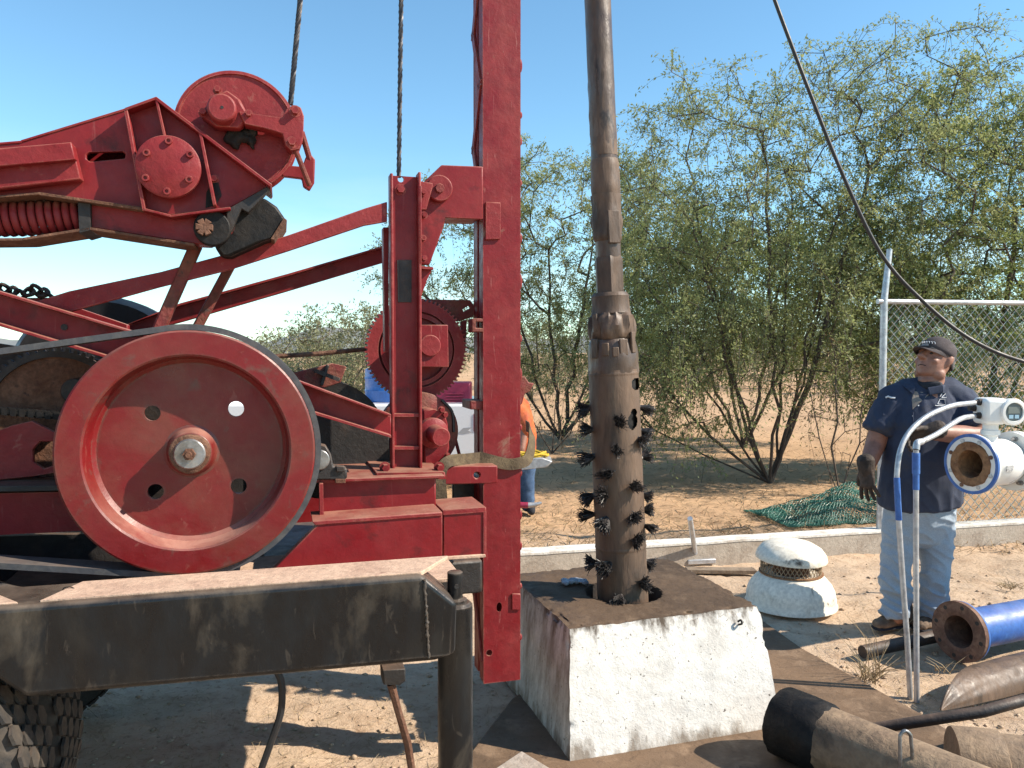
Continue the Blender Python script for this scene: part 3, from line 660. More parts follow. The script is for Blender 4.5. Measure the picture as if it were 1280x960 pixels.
# --- main frame rails and deck
tprism('frame_rail', [(400, 603), (545, 597), (545, 643), (400, 652)], -0.42, -0.36, RED, rig, bevel=0.004)
tprism('frame_rail_top', [(392, 600), (556, 594), (556, 597.5), (392, 604)], -0.45, -0.08, 'red_paint_worn', rig, bevel=0.002)
tprism('frame_stiffener', [(399, 604), (404, 604), (405, 650), (400, 650)], -0.47, -0.421, 'red_faded', rig, bevel=0.002)
sk = tprism('frame_skirt', [(338, 716), (398, 655), (553, 643), (553, 698), (350, 716)], -0.56, -0.52, RED, rig, bevel=0.006)
tprism('frame_ledge', [(390, 652), (553, 640), (553, 645), (394, 657)], -0.565, -0.40, 'red_faded', rig, bevel=0.003)
tprism('frame_end', [(554, 642), (607, 638), (607, 694), (554, 697)], -0.50, -0.46, RED, rig, bevel=0.004)
tprism('frame_end_lip', [(553, 638), (608, 634), (608, 640), (553, 644)], -0.505, -0.30, 'red_faded', rig, bevel=0.003)
tprism('frame_end_edge', [(604, 639), (608, 638.5), (608, 697), (604, 697)], -0.5045, -0.44, 'red_faded', rig, bevel=0.002)
tprism('frame_end_foot', [(545, 697), (607, 693), (607, 697), (545, 701)], -0.51, -0.30, 'deck_dust', rig, bevel=0.002)
tprism('frame_rail', [(-60, 618), (140, 613), (140, 662), (-60, 672)], -0.40, -0.34, RED, rig, bevel=0.004)
tprism('frame_rail_top', [(-60, 608), (170, 606), (170, 612), (-60, 616)], -0.46, -0.30, 'dark_iron', rig, bevel=0.002)
tprism('cross_sill', [(-60, 672), (330, 662), (330, 735), (-60, 745)], -0.15, -0.10, 'dark_iron', rig, bevel=0.004)
# deck sheet: dusty plate between the outrigger and the frame
ua, _, _ = TP(-60, 760, -0.80); ub, wd, _ = TP(575, 722, -0.56); wd = 0.875
_, wl, _ = TP(0, 760, -0.95); _, wr, _ = TP(528, 719.5, -0.95)
def slope_w(u): 
    uL = TP(0, 760, -0.95)[0]; uR = TP(528, 719.5, -0.95)[0]; return wl + (wr - wl) * (u - uL) / (uR - uL) - 0.006
uL2 = TP(80, 740, -0.7)[0]; uR2 = TP(566, 715, -0.6)[0]
m = MB(); P4 = [(uL2, -0.925), (TP(527, 720, -0.925)[0], -0.925), (TP(560, 720, -0.775)[0], -0.775), (uL2 + 0.06, -0.775)]
m.prism([TW(u, v, slope_w(u) + 0.010) for u, v in P4], (0, 0, -0.012)); m.build('deck_plate', 'deck_dust', rig, 30, 0.002)
P4 = [(TP(-80, 740, -0.8)[0], -0.925), (TP(22, 740, -0.925)[0], -0.925), (TP(-20, 740, -0.775)[0], -0.775), (TP(-80, 740, -0.6)[0], -0.775)]
m = MB(); m.prism([TW(u, v, slope_w(u) + (0.03 if v > -0.7 else 0.010)) for u, v in P4], (0, 0, -0.012)); m.build('deck_plate', 'deck_dust', rig, 30, 0.002)
wx = slope_w(uL2)
wA, wB_ = TP(345, 717, -0.53)[1], TP(553, 700, -0.53)[1]; uA, uB_ = TP(345, 717, -0.53)[0], TP(553, 700, -0.53)[0]
m = MB(); m.prism([TW(u, v, wA + (wB_ - wA) * (u - uA) / (uB_ - uA)) for u, v in ((uA - 0.45, -0.74), (uB_ + 0.02, -0.74), (uB_ + 0.02, -0.30), (uA - 0.25, -0.30))], (0, 0, -0.012)); m.build('lower_deck', 'deck_dust', rig, 30, 0.002)
m = MB(); m.prism([TW(TP(-80, 740, -0.8)[0], -0.5, wx - 0.10), TW(uR2 - 0.3, -0.5, wx - 0.10), TW(uR2 - 0.3, -0.10, wx - 0.10), TW(TP(-80, 740, -0.8)[0], -0.10, wx - 0.10)], (0, 0, -0.03)); m.build('under_tray', 'dark_iron', rig, 30)
m = MB(); p = tpt(78, 745, -0.83); m.tube(bez([p, p + Vector((0.004, 0, 0.02)), p + Vector((0.025, 0, 0.022)), p + Vector((0.045, 0, 0.004))], 6), 0.0016, 6); m.build('tie_wire', 'dark_iron', rig)

# --- small channel between column and mast, with the strap
tprism('tie_channel', [(555, 583), (622, 582), (622, 604), (555, 606)], -0.20, -0.11, RED, rig, holes=[circ(596, 594, 4, 12)], bevel=0.004)
tprism('tie_plate', [(566, 600), (604, 600), (604, 640), (566, 640)], 0.06, 0.08, 'dark_iron', rig)

# --- outrigger
og = tprism('outrigger_beam', [(-90, 768), (0, 760), (528, 719.5), (572, 755), (570, 817), (541, 827), (31, 873), (0, 853), (-90, 800)], -0.95, -0.76, 'black_paint', rig, bevel=0.014, smooth=40)
og.modifiers[-1].segments = 4
m = MB(); pa, pb = tpt(531, 724, -0.953), tpt(536, 822, -0.953)
pts = [pa.lerp(pb, t / 40) + Vector((random.uniform(-.002, .002), 0, 0)) for t in range(41)]
m.tube(pts, [0.0035 + random.uniform(-0.001, 0.002) for _ in pts], 6); m.build('weld_seam', 'black_paint', og)
jc, js = tlathe((569, 820), -0.845); rj = 0.0500; _, wt_, _ = TP(569, 752, -0.845)
m = MB(); m.lathe((jc.x, jc.y, 0.06), (0, 0, 1), [(rj, 0), (rj, wt_ - 0.06 - 0.008), (rj - 0.008, wt_ - 0.06)], 36, cap0=True, cap1=True)
jk = m.build('jack_post', 'black_paint', rig, 40)
m = MB(); m.lathe((jc.x, jc.y, wt_), (0, 0, 1), [(0.034, 0), (0.034, 0.008), (0.022, 0.012), (0.022, 0.085), (0.018, 0.088)], 24, cap0=True, cap1=True); m.build('jack_pin', 'black_paint', jk, 40)
m = MB(); m.lathe(Vector((jc.x, jc.y, wt_ + 0.05)) - TV * 0.024, TV, [(0.007, 0), (0.007, 0.003)], 12, cap0=True, cap1=True); m.build('pin_hole', 'dark_iron', jk)
m = MB(); m.lathe((jc.x, jc.y, 0.0), (0, 0, 1), [(0.16, 0), (0.16, 0.02), (0.06, 0.04), (0.055, 0.075)], 28, cap0=True, cap1=True); m.build('jack_foot', 'dark_iron', jk, 30)

# --- tyres under the bed
def tyre(name, uc, vc, width, rad, parent):
    c = TW(uc, vc, rad); m = MB()
    prof = [(rad * 0.58, -width * 0.36), (rad * 0.72, -width * 0.5), (rad * 0.90, -width * 0.49), (rad * 0.965, -width * 0.40), (rad * 0.97, 0), (rad * 0.965, width * 0.40), (rad * 0.90, width * 0.49), (rad * 0.72, width * 0.5), (rad * 0.58, width * 0.36)]
    m.lathe(c, TV, prof, 64)
    t = m.build(name, 'tyre_rubber', parent, 50)
    m = MB(); nb = 54
    for i in range(nb):
        for j, vv in enumerate((-0.37, -0.13, 0.11, 0.35)):
            a = 2 * math.pi * (i + (0.5 if j % 2 else 0)) / nb
            rd = TU * math.cos(a) + Vector((0, 0, 1)) * math.sin(a); tg = TV.cross(rd)
            q = c + TV * (vv * width) + rd * (rad * 0.972)
            hw = width * 0.112; hl = math.pi * rad / nb * 0.92
            out = []
            for k in range(6):
                an = k * math.pi / 3; out.append(q + tg * math.cos(an) * hl + TV * math.sin(an) * hw * 1.1)
            m.prism(out, rd * 0.008)
    o = m.build('tread_blocks', 'tyre_rubber', t, 30); o['kind'] = 'stuff'
    m = MB(); m.lathe(c - TV * width * 0.2, TV, [(0.04, 0), (rad * 0.3, 0.01), (rad * 0.5, -0.01), (rad * 0.59, -0.03), (rad * 0.59, 0.1)], 40, cap0=True); m.build('rim', 'dark_iron', t, 40)
    return t
ut, _, _ = TP(106, 956, -0.42); tyre('tyre', ut - 0.50, -0.55, 0.24, 0.51, rig)
ut2, _, _ = TP(70, 960, -0.72); tyre('tyre', ut - 0.505, -0.84, 0.24, 0.51, rig)
m = MB(); m.box(TW(ut - 0.5, 0.0, 0.51), TU * 0.06, TV * 0.9, Vector((0, 0, 0.06))); m.build('axle', 'dark_iron', rig, 30, 0.01)
tyre('tyre', ut - 0.50, 0.75, 0.24, 0.51, rig)
m = MB(); m.box(TW(-1.75, 0.1, 0.80), TU * 1.55, TV * 0.42, Vector((0, 0, 0.06))); m.build('chassis_rail', 'dark_iron', rig, 30, 0.01)
m = MB(); m.box(TW(-1.35, 0.88, 0.66), TU * 0.95, TV * 0.14, Vector((0, 0, 0.30))); m.build('sky_blocker_box', RED, rig, 30, 0.02)  # unseen box added on the far side to darken the ground beneath
m = MB(); m.box(TW(-2.9, 0.1, 1.4), TU * 0.5, TV * 0.8, Vector((0, 0, 0.7))); m.build('cab_rear', RED, rig, 30, 0.04)
# things hanging beneath the bed
hb = tprism('hanging_bracket', [(478, 838), (507, 836), (507, 852), (500, 857), (479, 856)], -0.62, -0.55, 'dark_iron', rig)
m = MB(); m.tube([tpt(489, 855, -0.60), tpt(497, 885, -0.60), tpt(510, 930, -0.59), tpt(519, 990, -0.58)], [0.014, 0.012, 0.013, 0.012], 7); m.build('hanging_stay', 'rust', rig)
m = MB(); m.tube(bez([tpt(346, 838, -0.5), tpt(352, 856, -0.5), tpt(351, 890, -0.5), tpt(338, 930, -0.5), tpt(318, 985, -0.5)], 8), 0.011, 8); m.build('hanging_hose', 'black_hose', rig)

# --- flywheel
fwc, fs = tlathe((236.5, 566), -0.58); FR = 153 * fs
wheel_prof = [(FR * 1.0, 0.115), (FR * 1.0, 0.0), (FR * 0.985, -0.004), (FR * 0.805, -0.004), (FR * 0.79, 0.0), (FR * 0.765, 0.068), (FR * 0.73, 0.080), (FR * 0.25, 0.080), (FR * 0.17, 0.09), (FR * 0.155, 0.03), (FR * 0.02, 0.03)]
NW = 96
a_, b_ = frame_of(TV)
def wheel_pt(r, ang, h): return fwc + TV * h + (TU * math.cos(ang) + Vector((0, 0, 1)) * math.sin(ang)) * r
m = MB(); m.rings([[wheel_pt(r, 2 * math.pi * k / NW, h) for k in range(NW)] for r, h in wheel_prof[:7]], cap0=False, cap1=False)
outer = [wheel_pt(FR * 0.732, 2 * math.pi * k / NW, 0.0795) for k in range(NW)]
holes = []
for hx, hy in ((190.5, 516.5), (295, 511), (194.5, 614.5), (298.5, 607.5)):
    u, w, s = TP(hx, hy, -0.50); c = TW(u, -0.5005, w)
    holes.append([c + (TU * math.cos(2 * math.pi * k / 20) + Vector((0, 0, 1)) * math.sin(2 * math.pi * k / 20)) * 9.6 * s for k in range(20)])
m.prism(outer, TV * 0.016, holes)
wheel = m.build('flywheel', 'wheel_red', rig, 35)
u, w, s = TP(240, 564, -0.50); hc = TW(u, -0.50, w)
m = MB(); m.lathe(hc, TV, [(25 * s, -0.05), (27 * s, -0.03), (29 * s, -0.004), (36 * s, 0.002)], 36, cap0=True, cap1=True); m.build('hub_boss', 'wheel_red', wheel, 40, 0.003)
m = MB(); m.lathe(hc - TV * 0.05, TV, [(22 * s, -0.016), (24 * s, -0.012), (24 * s, 0.0)], 30, cap0=True, cap1=True, wob=lambda p, h: 0.03 * math.sin(3 * p)); m.build('hub_collar', 'rust', wheel, 40)
m = MB(); m.lathe(hc - TV * 0.066, TV, [(17 * s, -0.008), (18.5 * s, -0.004), (18.5 * s, 0.0)], 30, cap0=True, cap1=True); m.build('washer', 'steel_bare', wheel, 40)
m = MB(); m.lathe(hc - TV * 0.074, TV, [(7.5 * s, -0.014), (8 * s, 0.0)], 6, cap0=True, cap1=True); m.lathe(hc - TV * 0.088, TV, [(3.5 * s, -0.012), (4 * s, 0)], 12, cap0=True, cap1=True); m.build('axle_bolt', 'rust', wheel, 30)
# belt: flat band round the rim, running off to the left above and below
def belt(name, off, v0, v1, parent, mat):
    m = MB(); th = 0.017; rr = FR + 0.0015
    top_a = R(102); bot_a = R(-97); pts = []
    uL, wL, _ = TP(-330, 490, -0.50); tl = TW(uL, 0, wL); uB, wB, _ = TP(-330, 676, -0.50); bl = TW(uB, 0, wB)
    def cpt(a, r): return fwc + (TU * math.cos(a) + Vector((0, 0, 1)) * math.sin(a)) * r
    path = [];
    path.append((tl, Vector((0, 0, 1))))
    for k in range(61):
        a = top_a + (bot_a - top_a) * k / 60; path.append((cpt(a, rr), TU * math.cos(a) + Vector((0, 0, 1)) * math.sin(a)))
    path.append((bl, Vector((0, 0, -1))))
    rg = []
    for p, nrm in path:
        p = p - TV * (p - T0).dot(TV)
        rg.append([p + TV * v0, p + TV * v0 + nrm * th, p + TV * v1 + nrm * th, p + TV * v1])
    m.rings(rg); return m.build(name, mat, parent, 30)
belt('drive_belt', 0, -0.565, -0.475, rig, 'belt_rubber')
# flywheel shaft and its bearing
m = MB(); m.lathe(hc + TV * 0.0, TV, [(0.035, 0.0), (0.035, 0.5)], 20, cap0=True, cap1=True); m.build('shaft', 'dark_iron', rig)
pb = tprism('pillow_block', [(384, 600), (386, 590), (392, 560), (398, 556), (408, 558), (414, 568), (417, 583), (434, 586), (434, 598), (428, 600)], -0.47, -0.40, 'dark_iron', rig, bevel=0.006)
tcyl('bearing_ring', (399, 575), 13, -0.482, -0.4705, 'steel_bare', pb, 24, 0.003)
tprism('bolt', [(420, 583), (431, 583), (431, 590), (420, 590)], -0.48, -0.45, 'dark_iron', pb, bevel=0.003)
tprism('bolt', [(419, 599), (432, 599), (432, 604), (419, 604)], -0.48, -0.45, 'rust', pb, bevel=0.002)

# --- dark drum housing behind the wheel and the works above it
tprism('drum_housing', [(330, 480), (400, 500), (489, 538), (489, 592), (330, 600)], -0.10, 0.20, 'dark_iron', rig, bevel=0.01)
dr, ds = tlathe((408, 550), 0.05); m = MB(); rr = 74 * ds
m.lathe(dr, TV, [(rr * 0.3, 0), (rr * 0.9, 0.005), (rr, 0.0), (rr, 0.03), (rr * 0.8, 0.05), (rr * 0.8, 0.3), (rr, 0.32), (rr, 0.35)], 60, cap0=True, cap1=True); m.build('cable_drum', 'dark_iron', rig, 40)
gp = tprism('guard_plate', [(366, 466), (415, 454), (433, 458), (426, 478), (400, 487), (372, 480)], -0.03, -0.01, 'red_rusty', rig, bevel=0.003)
tbar('guard_strap', (410, 456), (402, 482), 4, -0.05, -0.031, 'dark_iron', gp); tbar('guard_strap', (393, 463), (425, 475), 5, -0.06, -0.051, 'dark_iron', gp)
m = MB(); m.tube([tpt(338, 446, 0.1), tpt(400, 442, 0.1), tpt(462, 436, 0.1)], 0.009, 8); m.build('control_rod', 'rust', rig)

# --- large gear behind the column
gc, gs = tlathe((521, 437), 0.02); gr = 64.5 * gs; nt = 72
def gear(name, c, r, nteeth, depth, thick, mat, parent, web, hint_holes=()):
    m = MB(); pts = []
    for k in range(nteeth):
        for fr, rr in ((0.0, r - depth), (0.22, r - depth), (0.36, r), (0.62, r), (0.78, r - depth)):
            a = 2 * math.pi * (k + fr) / nteeth; pts.append(c + (TU * math.cos(a) + Vector((0, 0, 1)) * math.sin(a)) * rr)
    inner = [c + (TU * math.cos(2 * math.pi * k / 60) + Vector((0, 0, 1)) * math.sin(2 * math.pi * k / 60)) * web for k in range(60)]
    m.prism(pts, TV * thick, [inner]); g = m.build(name, mat, parent, 25)
    m = MB(); m.lathe(c + TV * thick * 0.45, TV, [(0.03, 0), (web * 1.005, 0), (web * 1.005, thick * 0.4), (0.03, thick * 0.4)], 60, cap0=True, cap1=True); m.build('gear_web', 'red_paint', g, 40)
    return g
g = gear('spur_gear', gc, gr, nt, 0.011, 0.05, 'red_faded', rig, gr * 0.74)
m = MB(); m.lathe(gc - TV * 0.004, TV, [(gr * 0.70, 0.02), (gr * 0.70, 0), (gr * 0.62, 0.0), (gr * 0.62, 0.02)], 60); m.build('gear_ring', 'red_paint', g, 40)
ab = tprism('axle_box', [(523, 406), (560, 406), (561, 459), (523, 459)], -0.10, 0.0, 'red_paint_worn', rig, bevel=0.003)
tcyl('axle_cap', (538, 432), 13.5, -0.112, -0.1005, 'red_faded', ab, 28, 0.003)
tprism('gear_guard', [(523, 374), (588, 375), (594, 384), (592, 396), (572, 402), (556, 398), (540, 384), (523, 380)], 0.08, 0.10, 'red_rusty', rig, holes=[[(578, 387), (586, 382), (588, 385), (580, 390)]], bevel=0.002)
tprism('guard_leg', [(576, 402), (584, 399), (582, 440), (578, 440)], 0.08, 0.10, 'red_rusty', rig)
# lower winch: brake drum and shaft housing
dc, ds = tlathe((524, 540), -0.02); m = MB(); m.lathe(dc, TV, [(0.02, 0), (48 * ds, 0.0), (50 * ds, 0.004), (50 * ds, 0.05), (46 * ds, 0.06), (0.02, 0.06)], 56, cap0=True, cap1=True); m.build('brake_drum', 'red_rusty', rig, 40)
hs = tprism('shaft_housing', [(528, 512), (538, 510), (556, 516), (560, 530), (562, 560), (558, 576), (540, 584), (530, 586)], -0.16, -0.06, 'red_paint_worn', rig, bevel=0.008)
for x, y in ((556, 518), (559, 570), (552, 512)): tbolt((x, y), 3, -0.16, hs, RED)
m = MB(); c, s = tlathe((541, 541), -0.17); ax = (-TV + TU * 0.10 + Vector((0, 0, -0.05))).normalized()
m.lathe(c, ax, [(19 * s, -0.02), (19 * s, 0.012), (14 * s, 0.02), (11.5 * s, 0.022), (11.5 * s, 0.105), (10.5 * s, 0.109)], 30, cap0=True, cap1=True); m.build('drive_shaft', 'red_faded', hs, 35)
m = MB(); m.tube(bez([tpt(560, 520, 0.05), tpt(568, 545, 0.05), tpt(577, 580, 0.05)], 5), 0.007, 7); m.build('brake_rod', RED, rig)
m = MB(); m.tube(bez([tpt(552, 500, -0.02), tpt(565, 515, -0.02), tpt(567, 540, -0.02)], 5), 0.006, 7); m.build('brake_cable', 'black_hose', rig)

# --- sprocket, chain and bracket at the far left
spc, ss = tlathe((70, 522), -0.26); sr = 88 * ss
sp = gear('sprocket', spc, sr, 56, 0.012, 0.03, 'dark_iron', rig, sr * 0.86)
sp.children[0].data.materials.clear(); sp.children[0].data.materials.append(MATS['rust'])
tcyl('web_opening', (93, 489), 16, -0.262, -0.2495, 'dark_iron', sp, 24)
m = MB(); pa, pb_ = tpt(-50, 509, -0.31), tpt(92, 521, -0.31); d = (pb_ - pa); nlk = 26
for i in range(nlk):
    c = pa + d * ((i + 0.5) / nlk); L2 = d.length / nlk * 0.62; ax = d.normalized()
    m.box(c + TV * (0.012 if i % 2 else 0.022), ax * L2, TV * 0.004, Vector((0, 0, 0.011))); m.box(c - TV * (0.012 if i % 2 else 0.022), ax * L2, TV * 0.004, Vector((0, 0, 0.011)))
    m.lathe(c - TV * 0.024 + ax * L2 * 0.8, TV, [(0.007, 0), (0.007, 0.048)], 8, cap0=True, cap1=True)
m.build('roller_chain', 'black_grease', rig, 30)
hook = [(-20, 600), (-20, 545), (14, 532), (40, 526), (72, 542), (76, 568), (66, 552), (50, 552), (41, 562), (42, 578), (54, 586), (74, 580), (74, 590), (40, 596), (0, 600)]
tprism('chain_guard', hook, -0.36, -0.34, 'red_faded', rig, bevel=0.003)
tprism('dark_backing', [(-60, 420), (250, 470), (278, 545), (330, 550), (330, 655), (-60, 655)], -0.06, -0.02, 'dark_iron', rig)  # dark sheet added so the lower wheel holes look shaded
# spare wheel lying behind the frame, above the chassis
tc_, ts = tlathe((128, 478), 0.62); m = MB(); rr = 108 * ts
m.lathe(tc_, TV, [(rr * 0.6, 0.0), (rr * 0.93, -0.02), (rr, 0.03), (rr, 0.2), (rr * 0.93, 0.25), (rr * 0.6, 0.23)], 60, cap0=True, cap1=True); m.build('spare_tyre', 'black_hose', rig, 40)
m = MB()
for i, (x, y) in enumerate(((-6, 364), (5, 360), (14, 363), (24, 367), (35, 364), (44, 361), (53, 365), (59, 371))):
    p = tpt(x, y, 0.1); m.tube(bez([p + Vector((-0.02, 0, -0.008)), p + Vector((0, 0.01 * (-1) ** i, 0.012)), p + Vector((0.022, 0, -0.006)), p + Vector((0, -0.01 * (-1) ** i, -0.016)), p + Vector((-0.02, 0, -0.008))], 4), 0.0075, 6)
m.build('tow_chain', 'dark_iron', rig)
tprism('rear_frame_bar', [(-60, 374), (60, 372), (160, 406), (160, 420), (-60, 400)], 0.1, 0.14, RED, rig)

# --- spudding beam (the walking arm) with its cover, ribs and spring
WBv = -0.40
wb = tprism('spudding_beam', [(-80, 186), (0, 179), (27, 177), (157, 137), (195, 123), (337, 232), (287, 260), (213, 269), (177, 260), (50, 241), (0, 246), (-80, 252)], WBv, WBv + 0.02, RED, rig,
            holes=[[(108, 193), (112, 190), (153, 189), (157, 193), (156, 198), (112, 202), (108, 199)]], bevel=0.003)
def trib(a, b, wpx, v0, v1, mat='red_faded', name='rib'): return tbar(name, a, b, wpx, v0, v1, mat, wb, bevel=0.0015)
trib((157, 137), (180, 263), 4.5, WBv - 0.05, WBv - 0.0005)
trib((195, 123), (206, 172), 3.5, WBv - 0.05, WBv - 0.0005)
trib((250, 165), (268, 256), 4, WBv - 0.05, WBv - 0.0005)
trib((194, 122), (339, 232), 4, WBv - 0.052, WBv + 0.16, RED, 'top_flange')
trib((156, 136.5), (196, 122), 3.5, WBv - 0.052, WBv + 0.16, RED, 'top_flange')
trib((26, 176.5), (157, 136.5), 3, WBv - 0.004, WBv + 0.16, RED, 'top_flange')
trib((-80, 186), (27, 177), 3, WBv - 0.004, WBv + 0.16, RED, 'top_flange')
trib((178, 261), (214, 270), 3, WBv - 0.05, WBv + 0.16, RED, 'bottom_flange'); trib((213, 270), (288, 260), 3, WBv - 0.05, WBv + 0.16, RED, 'bottom_flange')
trib((49, 242), (178, 261), 4, WBv - 0.03, WBv + 0.16, 'rust', 'bottom_flange'); trib((-80, 252), (50, 241.5), 3, WBv - 0.03, WBv + 0.16, 'rust', 'bottom_flange')
tprism('far_side_plate', [(-80, 190), (0, 183), (157, 143), (195, 130), (330, 230), (287, 255), (213, 262), (50, 236), (-80, 246)], WBv + 0.16, WBv + 0.175, RED, wb)
bx_ = tprism('angle_iron', [(-80, 192), (0, 186), (90, 178.5), (101, 224), (0, 236), (-80, 245)], WBv - 0.045, WBv - 0.001, 'red_faded', wb, bevel=0.004)
tprism('angle_iron_lip', [(-80, 190), (0, 185), (89, 177.5), (94, 199), (0, 208), (-80, 216)], WBv - 0.075, WBv - 0.0455, 'red_faded', wb, bevel=0.003)
u, w, s = TP(210, 208, WBv - 0.06)
cv = MB().lathe(TW(u, WBv - 0.06, w), TV, [(36.5 * s, -0.003), (38.5 * s, 0), (38.5 * s, 0.018), (33 * s, 0.02), (33 * s, 0.059)], 56, cap0=True, cap1=True).build('bearing_cover', 'red_faded', wb, 35)
for k in range(6):
    a = R(28 + 60 * k); x, y = 210 + 31.5 * math.cos(a), 208 - 31.5 * math.sin(a)
    uu, ww, s_ = TP(x, y, WBv - 0.063); mm = MB(); mm.lathe(TW(uu, WBv - 0.063, ww), TV, [(2.2 * s_, -0.009), (4.2 * s_, -0.009), (4.6 * s_, -0.006), (4.6 * s_, 0.001)], 12, cap1=True)
    mm.lathe(TW(uu, WBv - 0.067, ww), TV, [(2.3 * s_, 0.0), (2.3 * s_, 0.003)], 8, cap0=True); mm.build('cover_bolt', 'red_faded', wb, 30)
tbolt((268, 224), 4, WBv - 0.002, wb, 'red_faded')
tprism('oil_smear', [(258, 240), (265, 229), (273, 228), (277, 244), (270, 256), (257, 260)], WBv - 0.004, WBv - 0.0006, 'black_grease', wb, bevel=0)
# lower arm with the spring
la = tprism('lower_arm', [(101, 254), (177, 262), (214, 271), (286, 262), (300, 268), (290, 292), (262, 306), (243, 305), (116, 285), (101, 289)], WBv + 0.012, WBv + 0.10, RED, rig, bevel=0.004)
tbar('arm_flange', (112, 285.5), (243, 306), 3.5, WBv - 0.01, WBv + 0.15, 'rust', la, 0.0015); tbar('arm_flange', (28, 299), (112, 285.5), 3.5, WBv - 0.01, WBv + 0.15, 'rust', la, 0.0015); tbar('arm_flange', (-80, 300), (28, 299), 3.5, WBv - 0.01, WBv + 0.15, 'rust', la, 0.0015)
tprism('spring_seat', [(97, 252), (113, 254), (113, 288), (99, 292)], WBv - 0.01, WBv + 0.15, 'dark_iron', la, bevel=0.002)
m = MB(); pA, pB = tpt(-80, 276, WBv + 0.065), tpt(100, 272, WBv + 0.065); d = pB - pA; ax = d.normalized(); e1 = Vector((0, 0, 1)); e1 = (e1 - ax * e1.dot(ax)).normalized(); e2 = ax.cross(e1)
_, _, s = TP(50, 274, WBv + 0.065); rs = 17.5 * s; turns = 16.5; pts = []
for k in range(int(turns * 18) + 1):
    t = k / (turns * 18); a = 2 * math.pi * turns * t; pts.append(pA + d * t + e1 * math.cos(a) * rs + e2 * math.sin(a) * rs)
m.tube(pts, 4.6 * s, 8); spg = m.build('coil_spring', 'red_faded', rig, 60)
m = MB(); m.tube([pA, pB + ax * 0.03], 10 * s, 16); m.build('spring_rod', 'dark_iron', spg, 50)
lug = tcyl('pivot_lug', (265, 285), 22, WBv - 0.03, WBv + 0.011, 'black_grease', rig, 32, 0.004)
m = MB(); u, w, s = TP(255, 283.5, WBv - 0.05); c = TW(u, WBv - 0.05, w)
pts = []
for k in range(6):
    for da in (-24, 20): a = R(60 * k + da); pts.append(c + (TU * math.cos(a) + Vector((0, 0, 1)) * math.sin(a)) * 11 * s)
    a = R(60 * k + 30); pts.append(c + (TU * math.cos(a) + Vector((0, 0, 1)) * math.sin(a)) * 6.5 * s)
m.prism(pts, TV * 0.022); m.build('castle_nut', 'rust', lug, 30, 0.002)
tprism('clamp_plate', [(283, 262), (322, 240), (338, 230), (337, 236), (318, 258), (310, 266), (302, 261), (290, 288), (276, 300), (270, 298), (282, 284)], WBv - 0.02, WBv + 0.02, 'dark_iron', rig, bevel=0.003)
tprism('bumper_pad', [(268, 309), (276, 290), (284, 262), (306, 256), (330, 247), (346, 258), (357, 274), (343, 297), (332, 300), (288, 320), (276, 319)], WBv + 0.02, WBv + 0.26, 'black_grease', rig, bevel=0.008)
tprism('pad_edge', [(355, 272), (359, 275), (343, 300), (338, 299)], WBv + 0.015, WBv + 0.27, 'rust', rig, bevel=0.002)
# pitman rods
m = MB(); a, b = tpt(246, 305, -0.27), tpt(193, 425, -0.27); m.box((a + b) / 2, (b - a) / 2, TV * 0.02, (b - a).normalized().cross(TV) * 0.019); m.build('pitman_rod', 'red_rusty', rig, 30, 0.006)
m = MB(); a, b = tpt(292, 325, -0.05), tpt(238, 425, -0.05); m.box((a + b) / 2, (b - a) / 2, TV * 0.02, (b - a).normalized().cross(TV) * 0.016); m.build('pitman_rod', 'red_rusty', rig, 30, 0.006)
# sheave at the nose of the beam
sc_, s = tlathe((296, 164), WBv + 0.05); sr = 74 * s
sh = MB().lathe(sc_, TV, [(sr * 0.2, 0.0), (sr * 0.93, 0.0), (sr * 0.945, -0.006), (sr, -0.004), (sr, 0.006), (sr * 0.90, 0.03), (sr * 0.90, 0.05), (sr, 0.075), (sr, 0.085), (sr * 0.2, 0.085)], 72, cap0=True, cap1=True).build('sheave', 'red_faded', rig, 35)
tprism('bearing_foot', [(250, 144), (262, 124), (283, 112), (300, 124), (312, 146), (300, 160), (268, 158)], WBv - 0.02, WBv + 0.03, 'red_faded', rig, bevel=0.006)
tcyl('bearing_cap', (277, 134), 17.5, WBv - 0.075, WBv - 0.0205, 'red_faded', sh, 36, 0.006)
tcyl('cap_centre', (277.5, 134), 2, WBv - 0.0765, WBv - 0.0755, 'dark_iron', sh, 10, 0)
for x, y in ((272, 113), (254, 141), (311, 143)): tbolt((x, y), 4, WBv - 0.022, sh, 'red_faded', h=0.022)
lev = tprism('lever_arm', [(298, 139), (353, 147), (358, 136), (366, 131), (376, 134), (380, 145), (379, 172), (374, 186), (364, 188), (357, 182), (353, 167), (330, 160), (306, 155)], WBv - 0.03, WBv + 0.03, 'red_faded', rig, bevel=0.0025)
tbolt((369, 139), 5, WBv - 0.031, lev, 'red_faded'); tbolt((365, 178), 5, WBv - 0.031, lev, 'red_faded')
tprism('end_link', [(352, 206), (378, 208), (382, 196), (388, 192), (394, 199), (393, 228), (387, 238), (379, 233), (377, 223), (352, 220)], WBv + 0.05, WBv + 0.075, RED, lev, bevel=0.004)
m = MB(); m.tube([tpt(368, 184, WBv - 0.015), tpt(387, 232, WBv + 0.03)], 0.0085, 8); m.build('link_rod', 'red_rusty', lev)
m = MB(); m.tube([tpt(377, 165, WBv + 0.03), tpt(388, 202, WBv + 0.06)], 0.0095, 8); m.build('link_rod', 'red_rusty', lev)
m = MB()
